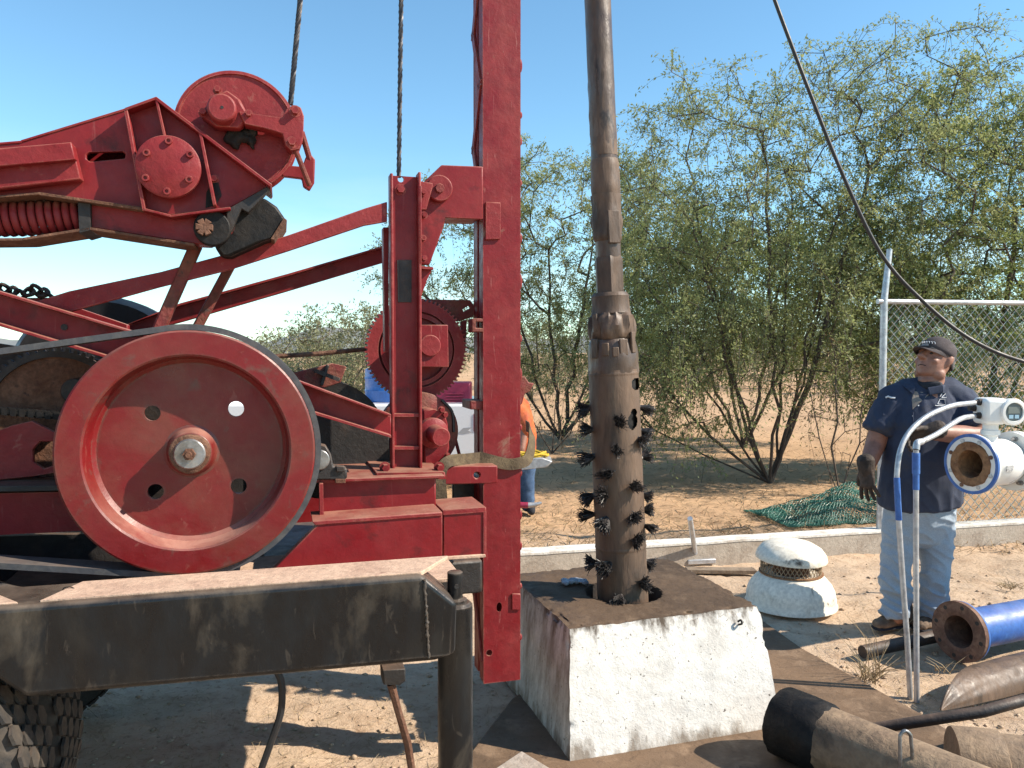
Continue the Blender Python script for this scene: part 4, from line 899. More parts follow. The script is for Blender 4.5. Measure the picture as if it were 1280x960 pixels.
for i in range(26):
    _t = random.uniform(0, 1); p = tpt(284 + 32 * _t + random.uniform(-3, 3), 166 + 6 * math.sin(_t * 7) + random.uniform(-4, 14) * (0.4 + _t), WBv + 0.035); m.ell(p, (random.uniform(.006, .02), .016, random.uniform(.006, .018)), 7, 5, Matrix.Rotation(random.uniform(0, 3), 3, 'Y'))
gk = m.build('grease_rag', 'black_grease', rig); bake(gk, 0.006, 2, 0.5, lambda c: 0.008 * noise.fractal(c * 45, 1, 2, 4))

# ------------------------------------------------------------------ wire ropes
def rope(name, a, b, r, label):
    m = MB(); a = Vector(a); b = Vector(b); d = b - a; e1, e2 = frame_of(d); n = 260
    for st in range(6):
        pts = []
        for k in range(n + 1):
            t = k / n; an = 2 * math.pi * (st / 6 + t * d.length / 0.085); pts.append(a + d * t + (e1 * math.cos(an) + e2 * math.sin(an)) * r * 0.62)
        m.tube(pts, r * 0.5, 5)
    o = m.build(name, 'wire_rope', smooth=60, origin=a); return tag(o, label, 'wire rope')
a = tpt(363, 131, WBv + 0.09); b2 = tpt(376, -8, WBv + 0.09); dd = (b2 - a); rope('wire_rope', a, a + dd * 9.0, 0.0085, 'slanting dark wire rope rising from the sheave of the spudding beam')
a = tpt(498.5, 222, -0.20); b2 = tpt(501.5, -8, -0.20); rope('wire_rope', a, a + (b2 - a) * 9.0, 0.0085, 'upright dark wire rope rising behind the top of the red column')

# ------------------------------------------------------------------ strap tied round the mast
m = MB()
def ribbon(pts, w, nrm, th=0.004):
    pts = bez(pts, 8); rg = []
    for i, p in enumerate(pts):
        d = (pts[min(i + 1, len(pts) - 1)] - pts[max(i - 1, 0)]).normalized(); wv = d.cross(nrm(i / (len(pts) - 1))).normalized(); nn = wv.cross(d).normalized()
        rg.append([p + wv * w / 2, p + wv * w / 2 + nn * th, p - wv * w / 2 + nn * th, p - wv * w / 2])
    m.rings(rg)
ribbon([tpt(598, 571, -0.118), tpt(612, 575, -0.125), tpt(634, 580, -0.116), tpt(648, 579, -0.116), tpt(659, 574, -0.10), tpt(664, 556, -0.07), tpt(663, 538, -0.03), tpt(657, 532, 0.05)], 0.044, lambda t: (-TV + TU * max(0, t - 0.5) * 2.6).normalized())
ribbon([tpt(600, 572, -0.117), tpt(580, 574, -0.16), tpt(562, 576, -0.215), tpt(553, 584, -0.225), tpt(550, 600, -0.225), tpt(552, 626, -0.225), tpt(550, 640, -0.22)], 0.042, lambda t: -TV)
tag(m.build('lashing_strap', 'strap_webbing', smooth=60), 'brown webbing strap knotted round the red mast above the tie channel', 'strap')
# ------------------------------------------------------------------ the brush tool hanging in the well
YT = CW.y
def ax_x(py): return 778.5 - (745 - py) * (31.5 / 745)
PX = YT / F
tool = thing('well_brush_tool', (CW.x, CW.y, 0.5), 'muddy brown steel tool string with wire brushes standing in the well hole', 'well tool')
def tool_pt(py): return D(ax_x(py), py, YT)
axis_d = (tool_pt(0) - tool_pt(745)).normalized()
def rough(amp, sc, seed=0): return lambda ph, h: amp * noise.fractal(Vector((math.cos(ph) * sc, math.sin(ph) * sc, h * 14 + seed)), 1, 2, 4)
def section(name, y0, y1, prof, mat, wob=None, n=40):
    """prof: list of (fraction from y1 (low) to y0 (high), radius px)"""
    a, b = tool_pt(y1), tool_pt(y0); Ls = (b - a).length
    m = MB(); pr = []
    for i in range(len(prof) - 1):
        (t0, r0), (t1, r1) = prof[i], prof[i + 1]; k = max(1, int((t1 - t0) * Ls / 0.02))
        for j in range(k): t = t0 + (t1 - t0) * j / k; pr.append(((r0 + (r1 - r0) * j / k) * PX, t * Ls))
    pr.append((prof[-1][1] * PX, Ls * prof[-1][0]))
    m.lathe(a, axis_d, pr, n, cap0=True, cap1=True, wob=wob); return m.build(name, mat, tool, 35)
section('drill_rod', -2400, 200, [(0, 16.3), (1, 15)], 'pipe_mud_wet', rough(0.012, 1.5), 36)
o = section('rod_flat', 80, 196, [(0, 16.6), (0.9, 16.2), (1, 15)], 'pipe_mud', rough(0.06, 1.2, 4), 14)
section('tool_joint', 200, 244, [(0, 17.5), (0.12, 18.2), (0.9, 17.6), (1, 16.5)], 'pipe_mud', rough(0.05, 2.2, 2))
section('rope_socket', 244, 302, [(0, 16), (0.06, 18), (0.45, 19), (0.6, 18), (0.8, 17.4), (1, 18)], 'pipe_mud', rough(0.13, 2.0, 7))
section('neck', 302, 322, [(0, 15.5), (1, 15.8)], 'pipe_mud_wet', rough(0.03, 2))
o = section('wrench_square', 321, 366, [(0, 18.5), (0.92, 18.5), (1, 16.5)], 'pipe_mud', None, 6)
section('coupling', 366, 392, [(0, 24.5), (0.15, 23.6), (0.75, 23.2), (0.82, 23.5), (1, 20.5)], 'pipe_mud', rough(0.035, 2.5, 3))
section('threaded_collar', 391, 424, [(0, 27), (0.08, 28.5), (0.5, 29), (0.85, 28), (0.9, 26), (1, 24)], 'pipe_mud', rough(0.16, 3.4, 11), 56)
section('upper_collar', 424, 466, [(0, 31), (0.1, 31.4), (0.55, 31), (0.9, 29), (1, 26)], 'pipe_mud_wet', rough(0.06, 2.6, 5), 48)
for i, (x, y, w_, h_) in enumerate(((-24, 436, 10, 24), (-12, 437, 9, 16), (0, 440, 8, 12), (10, 434, 11, 20), (23, 428, 8, 26), (-22, 404, 8, 22), (22, 408, 7, 26), (6, 292, 16, 40))):
    R0 = 30.5 if y > 420 else (28 if y > 350 else 17.5); ph = math.asin(max(-0.98, min(0.98, x / R0))); c = tool_pt(y)
    nrm = Vector((math.sin(ph), -math.cos(ph), 0)); tg = axis_d.cross(nrm).normalized()
    if y == 292: c = tool_pt(286)
    MB().box(c + nrm * (R0 * PX), tg * w_ * PX / 2, nrm * 0.006, axis_d * h_ * PX / 2).build('keeper_lug', 'pipe_mud', tool, 30, 0.004)
# barrel with real openings
BY0, BY1 = 462, 764
a, b = tool_pt(BY1), tool_pt(BY0); Lb = (b - a).length; e1 = Vector((1, 0, 0)); e1 = (e1 - axis_d * e1.dot(axis_d)).normalized(); e2 = axis_d.cross(e1)   # e2 points away from the camera
def y_frac(py): return (BY1 - py) / (BY1 - BY0)
openings = [(793, 480, 7, 7.5), (787, 525, 6.8, 9.5), (789, 514.5, 4.2, 5)]
na, nh = 150, 190; Vv = []; Ff = []
for j in range(nh + 1):
    t = j / nh; c = a + (b - a) * t; py = BY1 - t * (BY1 - BY0)
    r0 = (31.2 + 0.6 * (1 - t)) * PX
    if abs(py - 466.5) < 1.2 or abs(py - 681) < 1.0: r0 *= 1.022
    for i in range(na):
        ph = 2 * math.pi * i / na; wv = 0.010 * noise.fractal(Vector((math.cos(ph) * 2, math.sin(ph) * 2, t * 9)), 1, 2, 4)
        Vv.append(c + (e1 * math.cos(ph) + e2 * math.sin(ph)) * r0 * (1 + wv))
for j in range(nh):
    py = BY1 - (j + 0.5) / nh * (BY1 - BY0)
    for i in range(na):
        ph = 2 * math.pi * (i + 0.5) / na; dx = math.cos(ph) * 31.4
        if math.sin(ph) < 0 and any(((ax_x(py) + dx - ox) / rx) ** 2 + ((py - oy) / ry) ** 2 < 1 for ox, oy, rx, ry in openings): continue
        Ff.append((j * na + i, j * na + (i + 1) % na, (j + 1) * na + (i + 1) % na, (j + 1) * na + i))
m = MB(); m.add(Vv, Ff); m.build('perforated_barrel', 'pipe_mud', tool, 50, fix=False)
m = MB(); m.lathe(a, axis_d, [(27 * PX, 0.02), (27 * PX, Lb - 0.02)], 40, cap0=True, cap1=True)
m.build('inner_tube', 'black_grease', tool, 40)
# wire brushes
def brush_mesh(seed):
    rg = np.random.default_rng(seed); m = MB(); 
    m.lathe((0, 0, -0.006), (0, 0, 1), [(0.014, 0), (0.012, 0.014)], 10, cap1=True)
    for k in range(150):
        th = rg.uniform(0, 2 * math.pi); q = rg.uniform(0, 1) ** 0.6
        d = Vector((math.cos(th) * q * 0.58, math.sin(th) * q * 0.58, 1)).normalized(); Lk = rg.uniform(0.045, 0.078)
        p0 = Vector((math.cos(th) * q * 0.010, math.sin(th) * q * 0.010, 0)); p1 = p0 + d * Lk * 0.6; p2 = p1 + (d + Vector(rg.normal(0, 0.35, 3))).normalized() * Lk * 0.4
        m.tube([p0, p1, p2], [0.0022, 0.0020, 0.0014], 3)
    me = bpy.data.meshes.new('brush'); me.from_pydata([tuple(v) for v in m.v], [], m.f); me.materials.append(MATS['bristle']); return me
BM = [brush_mesh(s) for s in range(4)]
spots = [(733, 508), (736, 535), (738, 567), (768, 526), (765, 555), (757, 587), (753, 613), (788, 605), (799, 548), (812, 540), (813, 573), (809, 510), (737, 618), (735, 642), (754, 642), (787, 640), (810, 620), (815, 640), (808, 656), (790, 670), (757, 697), (738, 703), (818, 704), (800, 724), (771, 735)]
for i, (x, y) in enumerate(spots):
    off = (x - ax_x(y)); r = 31.0
    s_ = max(-1, min(1, off / 35.0)); ph = math.asin(s_)
    if abs(off) > 35: ph = math.copysign(R(96), off)
    nrm = (e1 * math.sin(ph) - e2 * math.cos(ph)).normalized()
    o = bpy.data.objects.new('wire_brush', BM[i % 4]); COL.objects.link(o); o.parent = tool
    o.matrix_local = Matrix.Translation(tool_pt(y) + nrm * r * PX - Vector(tool['_org'])) @ (nrm + Vector((random.uniform(-0.2, 0.2), random.uniform(-0.2, 0.2), random.uniform(-0.5, 0.2)))).to_track_quat('Z', 'Y').to_matrix().to_4x4() @ Matrix.Rotation(i * 1.3, 4, 'Z') @ Matrix.Diagonal((random.uniform(0.6, 1.25), random.uniform(0.6, 1.25), random.uniform(0.6, 1.2), 1))
# crumpled plastic beside the pipe
m = MB(); p = G(718, 731, ZB)
for k in range(12): m.ell(p + Vector((random.uniform(-.05, .05), random.uniform(-.03, .03), 0.016)), (random.uniform(.012, .03), .02, .012), 7, 5, Matrix.Rotation(random.uniform(0, 3), 3, 'Z'))
material('pale_rag', (0.35, 0.38, 0.42), c2=(0.16, 0.17, 0.2), c2_scale=25, rough=0.5, bump=0.6, bump_scale=60)
o = m.build('rag', 'pale_rag'); bake(o, 0.006, 2, 0.5, lambda c: 0.006 * noise.fractal(c * 40, 1, 2, 3)); tag(o, 'small crumpled pale rag lying beside the hole on the block', 'rag')

# ------------------------------------------------------------------ mushroom vent cap
vb = G(988, 756); vs_ = vb.y / F
vent = thing('vent_cap', (vb.x, vb.y, 0), 'white mushroom-shaped vent cap with a rusty mesh band standing on the sand', 'vent cap')
dent = lambda ph, h: 0.018 * noise.fractal(Vector((math.cos(ph) * 1.5, math.sin(ph) * 1.5, h * 5)), 1, 2, 3)
m = MB(); m.lathe((vb.x, vb.y, 0), (0, 0, 1), [(52 * vs_, 0.0), (55.5 * vs_, 0.006), (55.5 * vs_, 0.02), (54 * vs_, 0.03), (54 * vs_, 0.07), (52 * vs_, 0.11), (48.5 * vs_, 0.145), (43.5 * vs_, 0.175), (38 * vs_, 0.205), (34 * vs_, 0.207)], 56, wob=dent, cap0=True, cap1=True); m.build('flared_base', 'vent_white', vent, 50)
m = MB(); m.lathe((vb.x, vb.y, 0.203), (0, 0, 1), [(37.5 * vs_, 0), (39 * vs_, 0.004), (39 * vs_, 0.012), (36.5 * vs_, 0.014)], 48); m.build('mesh_ring', 'rust_inside', vent, 40)
m = MB(); r0 = 36.5 * vs_; n = 44
for k in range(n):
    for sgn in (-1, 1):
        pts = [Vector((vb.x + r0 * math.cos(2 * math.pi * (k + sgn * t * 2.2) / n), vb.y + r0 * math.sin(2 * math.pi * (k + sgn * t * 2.2) / n), 0.21 + 0.095 * t)) for t in (0, 0.33, 0.66, 1)]
        m.tube(pts, 0.0028, 4, cap=False)
m.build('mesh_band', 'vent_mesh', vent, 0)
m = MB(); m.lathe((vb.x, vb.y, 0.2), (0, 0, 1), [(22 * vs_, 0.0), (22 * vs_, 0.1)], 30, cap1=True); m.build('inner_pipe', 'rust', vent, 40)
tl = Vector((0.03, -0.03, 1)).normalized()
m = MB(); m.lathe((vb.x, vb.y, 0.298), tl, [(36 * vs_, 0.004), (42.5 * vs_, -0.004), (43.2 * vs_, 0.006), (41.5 * vs_, 0.035), (36 * vs_, 0.072), (27 * vs_, 0.098), (15 * vs_, 0.114), (4 * vs_, 0.119)], 56, wob=dent, cap1=True, cap0=True); m.build('domed_lid', 'vent_white', vent, 50)

# ------------------------------------------------------------------ flow meter and its conduits
YM = 4.0; ms = YM / F
fc0 = D(1213, 580, YM); mdir = Vector((0.93, 0.37, 0)).normalized()      # bore axis: open end toward the camera, to the left
meter = thing('flow_meter', (fc0.x + 0.25, fc0.y + 0.2, 0), 'white flanged flow meter with display head and rusty open bore', 'flow meter')
rF = 0.150
m = MB(); m.lathe(fc0, mdir, [(0.085, 0.0), (rF * 0.985, 0.0), (rF, 0.004), (rF, 0.024), (rF * 0.98, 0.028), (0.1, 0.028)], 64); mf = m.build('front_flange', 'white_meter', meter, 35)
m = MB(); m.lathe(fc0 - mdir * 0.0015, mdir, [(rF * 0.90, 0.0), (rF * 1.004, 0.0), (rF * 1.006, 0.012)], 64); m.build('blue_rim', 'blue_paint', mf, 35)
m = MB(); m.lathe(fc0 - mdir * 0.003, mdir, [(0.07, 0.0), (0.109, -0.003), (0.112, 0.004)], 48, wob=rough(0.05, 3)); m.build('rusty_face', 'rust_inside', mf, 40)
m = MB(); m.lathe(fc0 - mdir * 0.002, mdir, [(0.072, 0.0), (0.068, 0.01), (0.068, 0.4)], 48, cap1=True); m.build('bore', 'rust_inside', meter, 40, fix=False)
for k in range(8):
    aa = 2 * math.pi * (k + 0.5) / 8; e1m, e2m = frame_of(mdir); q = fc0 + (e1m * math.cos(aa) + e2m * math.sin(aa)) * rF * 0.80
    m = MB(); m.lathe(q - mdir * 0.004, mdir, [(0.0105, 0), (0.0105, 0.006)], 10, cap0=True, cap1=True); m.build('bolt_hole', 'galvanised' if k % 3 else 'rust_flange', mf, 30)
m = MB(); m.lathe(fc0, mdir, [(0.09, 0.02), (0.093, 0.04), (0.108, 0.075), (0.116, 0.10), (0.118, 0.22), (0.108, 0.25), (0.095, 0.28)], 56); bd = m.build('meter_body', 'white_meter', meter, 40)
lp = fc0 + mdir * 0.10 + Vector((-0.6, -0.8, 0)).normalized() * 0.0
side = (Vector((0, 0, 1)).cross(mdir)).normalized() * -1      # toward the camera
nl = (side * 1.0 + Vector((0, 0, -0.12))).normalized(); q = fc0 + mdir * 0.125 + nl * 0.118
material('label_grey', (0.50, 0.50, 0.49), c2=(0.12, 0.12, 0.13), c2_scale=120, c2_lo=0.5, c2_hi=0.6, rough=0.5, bump=0, fine=0)
m = MB(); m.box(q, mdir * 0.022, nl * 0.0015, mdir.cross(nl) * 0.015); m.build('rating_label', 'label_grey', bd, 30)
m = MB(); m.lathe(fc0 + mdir * 0.285, mdir, [(0.09, 0.0), (rF, 0.0), (rF, 0.026), (0.09, 0.026)], 64); m.build('rear_flange', 'white_meter', meter, 35, 0.002)
m = MB(); m.lathe(fc0 + mdir * 0.313, mdir, [(0.09, 0.0), (rF * 1.02, 0.0), (rF * 1.02, 0.026), (0.085, 0.028), (0.085, 0.12)], 64); m.build('mating_flange', 'white_meter', meter, 35)
for k in range(8):
    aa = 2 * math.pi * (k + 0.3) / 8; q = fc0 + mdir * 0.285 + (e1m * math.cos(aa) + e2m * math.sin(aa)) * rF * 0.80
    m = MB(); m.lathe(q - mdir * 0.016, mdir, [(0.013, 0), (0.013, 0.016)], 6, cap0=True); m.lathe(q - mdir * 0.03, mdir, [(0.008, 0), (0.008, 0.1)], 10, cap0=True, cap1=True); m.build('flange_bolt', 'steel_bare', meter, 30)
# pipe that carries the meter, off to the right and down to the ground
m = MB(); pe = fc0 + mdir * 0.43; m.tube(bez([pe, pe + mdir * 0.5, pe + mdir * 0.75 + Vector((0, 0, -0.06)), pe + mdir * 0.85 + Vector((0, 0, -0.3)), pe + mdir * 0.85 + Vector((0, 0, -pe.z))], 8), 0.085, 28); m.build('carrier_pipe', 'blue_paint', meter, 40)
m = MB(); m.lathe(pe + mdir * 0.0, mdir, [(0.087, -0.01), (0.092, 0), (0.092, 0.05)], 40); m.build('weld_collar', 'blue_paint', meter, 40)
# transmitter head
hd = D(1243, 527, YM + 0.12); hb = fc0 + mdir * 0.135
m = MB(); m.lathe(hb, (0, 0, 1), [(0.034, 0.095), (0.034, 0.14), (0.044, 0.143), (0.044, 0.165), (0.036, 0.168), (0.036, 0.21)], 32, cap0=True, cap1=True); m.build('stem', 'white_meter', meter, 35)
hz0 = hb.z + 0.197; hdir = (Vector((0.10, -1.0, 0.0))).normalized(); hr = Vector((0, 0, 1)).cross(hdir) * -1   # face toward the camera
hc_ = Vector((hb.x - 0.005, hb.y, hz0 + 0.066))
m = MB(); m.box(hc_ + Vector((0.0, 0, 0.0)), Vector((0.058, 0, 0)), Vector((0, 0.062, 0)), Vector((0, 0, 0.066))); head = m.build('transmitter_head', 'white_meter', meter, 35, 0.022, 4)
fcx = hc_ + Vector((0.075, 0, -0.002))
m = MB(); m.lathe(fcx - hdir * 0.06, hdir, [(0.055, 0.0), (0.062, 0.01), (0.0635, 0.09), (0.067, 0.094), (0.067, 0.125), (0.062, 0.130), (0.048, 0.131), (0.046, 0.124)], 48, cap0=True); m.build('display_housing', 'white_meter', head, 35)
m = MB(); m.lathe(fcx + hdir * 0.063, hdir, [(0.001, 0), (0.0465, 0.0)], 40); m.build('display_face', 'lcd', head, 30)
dz = Vector((0, 0, 1)); m = MB(); m.box(fcx + hdir * 0.065 + dz * 0.010, hr * 0.030, hdir * 0.0015, dz * 0.017); material('lcd_grey', (0.16, 0.19, 0.18), rough=0.2, rough_var=0, bump=0, fine=0); m.build('screen', 'lcd_grey', head, 30)
for kx in (-0.016, 0.014): 
    m = MB(); m.box(fcx + hdir * 0.065 - dz * 0.023 + hr * kx, hr * 0.011, hdir * 0.0012, dz * 0.009); m.build('key', 'lcd_keys', head, 30)
gl = []
for k, zz in enumerate((0.045, 0.012, -0.022)):
    g0 = hc_ + Vector((-0.056, -0.015 if k != 1 else 0.03, zz)); m = MB()
    m.lathe(g0, (-1, 0, -0.06), [(0.017, -0.01), (0.017, 0.012), (0.013, 0.016), (0.013, 0.034)], 10, cap0=True, cap1=True); m.build('cable_gland', 'dark_iron', head, 30); gl.append(g0 + Vector((-0.03, 0, -0.003)))
# conduits
def conduit(label, pts, base_cpl, r=0.0125):
    c0 = pts[-1]; o = thing('conduit_pipe', (c0.x, c0.y, 0), label, 'conduit')
    m = MB(); m.tube(pts, r, 14); m.build('metal_pipe', 'galvanised', o, 50)
    m = MB(); m.tube(base_cpl, r + 0.002, 14); m.build('blue_coupling', 'blue_paint', o, 50); return o
g1 = G(1138, 868); g2 = G(1146, 872)
def DC(x, y, t): return D(x, y, g1.y + (YM - 0.04 - g1.y) * t)
p = bez([gl[0], DC(1187, 508, 0.8), DC(1152, 525, 0.45), DC(1129, 553, 0.2), DC(1121, 595, 0.05), DC(1124, 660, 0.0)], 9)
p = p + [DC(1128, 720, 0), DC(1134, 800, 0), Vector((g1.x, g1.y, -0.02))]
o = conduit('left grey conduit curving from the flow meter head down to the ground', p, [DC(1121, 597, 0.05), DC(1122, 620, 0.01), DC(1123.5, 650, 0.0)])
def DC2(x, y, t): return D(x, y, g2.y + (YM - 0.04 - g2.y) * t)
p = bez([gl[2], DC2(1200, 524, 0.75), DC2(1172, 542, 0.4), DC2(1150, 553, 0.1)], 8)
c2 = thing('conduit_pipe', (g2.x, g2.y, 0), 'right grey conduit with a square elbow under the flow meter head', 'conduit')
m = MB(); m.tube(p, 0.0125, 14); m.build('flexible_pipe', 'galvanised', c2, 50)
m = MB(); m.tube(bez([DC2(1152, 552, 0.1), DC2(1146.5, 554, 0.03), DC2(1145, 562, 0.0)], 5), 0.0155, 14); m.build('elbow', 'galvanised', c2, 50)
m = MB(); m.tube([DC2(1145, 562, 0), DC2(1145, 700, 0), Vector((g2.x, g2.y, -0.02))], 0.0125, 14); m.build('metal_pipe', 'galvanised', c2, 50)
m = MB(); m.tube([DC2(1145, 566, 0), DC2(1145, 592, 0)], 0.0175, 14); m.tube([DC2(1145, 592, 0), DC2(1145, 612, 0)], 0.0145, 14); m.build('blue_coupling', 'blue_paint', c2, 40)

# ------------------------------------------------------------------ pipes lying on the ground
def lying_pipe(name, a, d, length, r, mat, label, flange=None, parts=()):
    d = Vector(d).normalized(); o = thing(name, (a[0], a[1], 0), label, 'pipe')
    m = MB(); m.lathe(a, d, [(r * 0.9, length), (r, length), (r, 0.0), (r * 0.9, 0.0), (r * 0.9, length * 0.98)], 48); m.build('pipe_wall', mat, o, 40)
    return o
# blue pipe with a rusty flange
fb = G(1200, 826); rfl = 0.155; fd = Vector((0.92, 0.39, 0)).normalized(); fcn = Vector((fb.x, fb.y, rfl))
bp = lying_pipe('blue_flanged_pipe', fcn, fd, 2.2, 0.102, 'blue_paint', 'blue steel pipe with a rusty bolt flange lying on the sand')
m = MB(); m.lathe(fcn - fd * 0.02, fd, [(0.096, 0.0), (rfl, 0.0), (rfl, 0.024), (0.098, 0.026)], 56, wob=rough(0.012, 3)); fl = m.build('flange', 'rust_flange', bp, 35)
m = MB(); m.lathe(fcn - fd * 0.016, fd, [(0.1, 0.022), (rfl * 1.0, 0.022), (rfl * 0.985, 0.036), (0.1, 0.04)], 56); m.build('flange_back', 'blue_paint', fl, 35)
m = MB(); m.lathe(fcn - fd * 0.021, fd, [(0.1, 0), (0.083, 0.004), (0.080, 0.03), (0.080, 0.6)], 44, cap1=True); m.build('bore', 'rust_flange', bp, 40, fix=False)
e1b, e2b = frame_of(fd)
for k in range(8):
    aa = 2 * math.pi * (k + 0.2) / 8; q = fcn + (e1b * math.cos(aa) + e2b * math.sin(aa)) * 0.130
    m = MB(); m.lathe(q - fd * 0.0215, fd, [(0.011, 0), (0.011, 0.003)], 10, cap0=True); m.build('bolt_hole', 'dark_iron', fl, 30)
# dark iron bar lying in the shadow in front of it
m = MB(); pA = G(1078, 822); pB = G(1172, 806); m.tube([(pA.x, pA.y, 0.03), (pB.x, pB.y, 0.05), (pB.x + 0.4, pB.y + 0.1, 0.05)], 0.034, 12); tag(m.build('iron_bar', 'dark_iron', smooth=40), 'dark iron bar lying in the shade against the rusty flange', 'bar')
# big brown casing pipes in the right foreground
rr = 0.128; dd = Vector((0.60, -0.80, 0)).normalized(); pc = Vector((1.055, 3.10, zt + rr))
cp = thing('casing_pipe', (pc.x, pc.y, 0), 'brown mud-covered casing pipe with a black tarry end in the right foreground', 'pipe')
m = MB(); m.lathe(pc, dd, [(rr * 0.90, 1.6), (rr * 0.92, 1.2), (rr * 0.92, 0.9), (rr * 0.92, 0.7), (rr * 0.92, 0.5), (rr * 0.92, 0.36), (rr * 0.92, 0.24), (rr * 0.93, 0.20)], 56, wob=rough(0.03, 2.4)); m.build('pipe_wall', 'pipe_mud_dry', cp, 40)
m = MB(); m.lathe(pc, dd, [(rr * 0.80, 0.02), (rr * 0.86, 0.0), (rr * 1.0, 0.006), (rr * 1.02, 0.02), (rr * 1.03, 0.12), (rr * 1.0, 0.19), (rr * 0.92, 0.21)], 56, wob=rough(0.05, 3.0)); m.build('tarry_collar', 'black_grease', cp, 40)
m = MB(); m.lathe(pc, dd, [(rr * 0.8, 0.01), (rr * 0.78, 0.1), (rr * 0.78, 0.6)], 40, cap1=True); m.build('bore', 'black_grease', cp, 40, fix=False)
# second pipe with a coupling, farther right
qa = Vector((1.585, 2.80, 0)); r2 = 0.112; d2 = Vector((0.97, -0.23, 0)).normalized(); qc = Vector((qa.x, qa.y + 0.03, zt + r2))
cp2 = thing('coupled_pipe', (qc.x, qc.y, 0), 'muddy pipe with a thick coupling at its end in the right corner', 'pipe')
m = MB(); m.lathe(qc, d2, [(r2 * 0.92, 0.12), (r2 * 0.90, 1.4)], 48, wob=rough(0.02, 2.0)); m.build('pipe_wall', 'pipe_mud_dry', cp2, 40)
m = MB(); m.lathe(qc, d2, [(r2 * 0.7, 0.0), (r2 * 0.98, -0.004), (r2, 0.01), (r2 * 1.01, 0.13), (r2 * 0.98, 0.15), (r2 * 0.9, 0.155)], 48, wob=rough(0.03, 3), cap0=True); m.build('coupling', 'pipe_mud_dry', cp2, 40)
# black rod between them
ra = G(1084, 930); rb = D(1228, 896, 3.05); m = MB(); m.tube([(ra.x, ra.y, 0.06), (rb.x, rb.y, rb.z + 0.02), (rb.x + 0.2, rb.y + 0.06, rb.z + 0.04)], 0.022, 12)
tag(m.build('black_rod', 'dark_iron', smooth=40), 'slim black rod lying across the two muddy pipes', 'rod')
# half shell of a split pipe, its end cut to a point
sa = G(1172, 896); sd = Vector((0.90, 0.43, 0)).normalized(); m = MB(); rg = []; e1s = Vector((-sd.y, sd.x, 0)); rs_ = 0.105
for i in range(25):
    t = i / 24; c = Vector((sa.x, sa.y, 0.02)) + sd * (t * 1.2) - e1s * 0.02; g_ = min(1.0, (t / 0.42)) ** 0.7
    lo, hi = 8 - 14 * g_, 14 + 122 * g_; ro = []; ri = []
    for k in range(25):
        an = R(lo + (hi - lo) * k / 24); rr_ = rs_ * (1 + 0.03 * noise.noise(Vector((t * 6, k * 0.3, 1))))
        ro.append(c + e1s * (-math.cos(an) * rr_ + rs_) + Vector((0, 0, math.sin(an) * rr_)))
        ri.append(c + e1s * (-math.cos(an) * (rr_ - 0.008) + rs_) + Vector((0, 0, math.sin(an) * (rr_ - 0.008))))
    rg.append(ro + ri[::-1])
m.rings(rg); tag(m.build('split_casing', 'pipe_mud', smooth=40), 'curved shell of a split casing pipe tapering to a point at the right edge', 'pipe shell')
# bent steel handle standing in front of the pipes
m = MB(); b0 = D(1131, 938, 2.62); hw = 0.017
m.tube(bez([b0 + Vector((-hw * 0.6, 0, -0.75)), b0 + Vector((-hw * 0.8, 0, -0.1)), b0 + Vector((-hw, 0, 0.03)), b0 + Vector((-hw * 0.8, 0, 0.055)), b0 + Vector((0, 0, 0.066)), b0 + Vector((hw * 0.9, 0, 0.055)), b0 + Vector((hw * 1.2, 0, 0.03)), b0 + Vector((hw * 1.6, 0, -0.1)), b0 + Vector((hw * 2.0, 0, -0.75))], 6), 0.0062, 10)
tag(m.build('steel_loop', 'steel_bare', smooth=50), 'bent steel loop handle standing in front of the brown casing pipe', 'handle')
# grey hammer-like tool leaning against the kerb and a plank at its foot
ta = D(862.5, 648, 5.75); tb = G(870, 703)
tl_ = thing('long_handled_tool', (tb.x, tb.y, 0), 'grey steel tool with a flat foot leaning at the kerb', 'hand tool')
m = MB(); m.tube([Vector((tb.x, tb.y, 0.03)), ta], 0.019, 12); m.build('handle', 'galvanised', tl_, 40)
m = MB(); m.box(Vector((tb.x + 0.02, tb.y - 0.02, 0.022)), Vector((0.11, 0.02, 0)), Vector((-0.01, 0.05, 0)), Vector((0, 0, 0.018))); m.build('foot_plate', 'galvanised', tl_, 30, 0.005)
pa_, pb2 = G(858, 716), G(944, 717); m = MB(); m.box(((pa_ + pb2) / 2) + Vector((0, 0, 0.02)), (pb2 - pa_) / 2, Vector((0, 0.045, 0)), Vector((0, 0, 0.014))); tag(m.build('plank', 'wood_old', smooth=30, bevel=0.003), 'short grey plank lying on the sand between the block and the vent', 'plank')
# overhead hose
m = MB(); hp = [D(955, -40, 5.0), D(972, 10, 5.0), D(1010, 110, 5.0), D(1052, 215, 5.0), D(1100, 315, 5.0), D(1152, 375, 5.0), D(1215, 425, 5.0), D(1290, 455, 5.0), D(1420, 480, 5.0), D(1560, 470, 5.0)]
m.tube(bez(hp, 8), 0.0125, 8); tag(m.build('power_cable', 'black_hose', smooth=60), 'black cable sagging across the sky toward the right edge', 'cable')

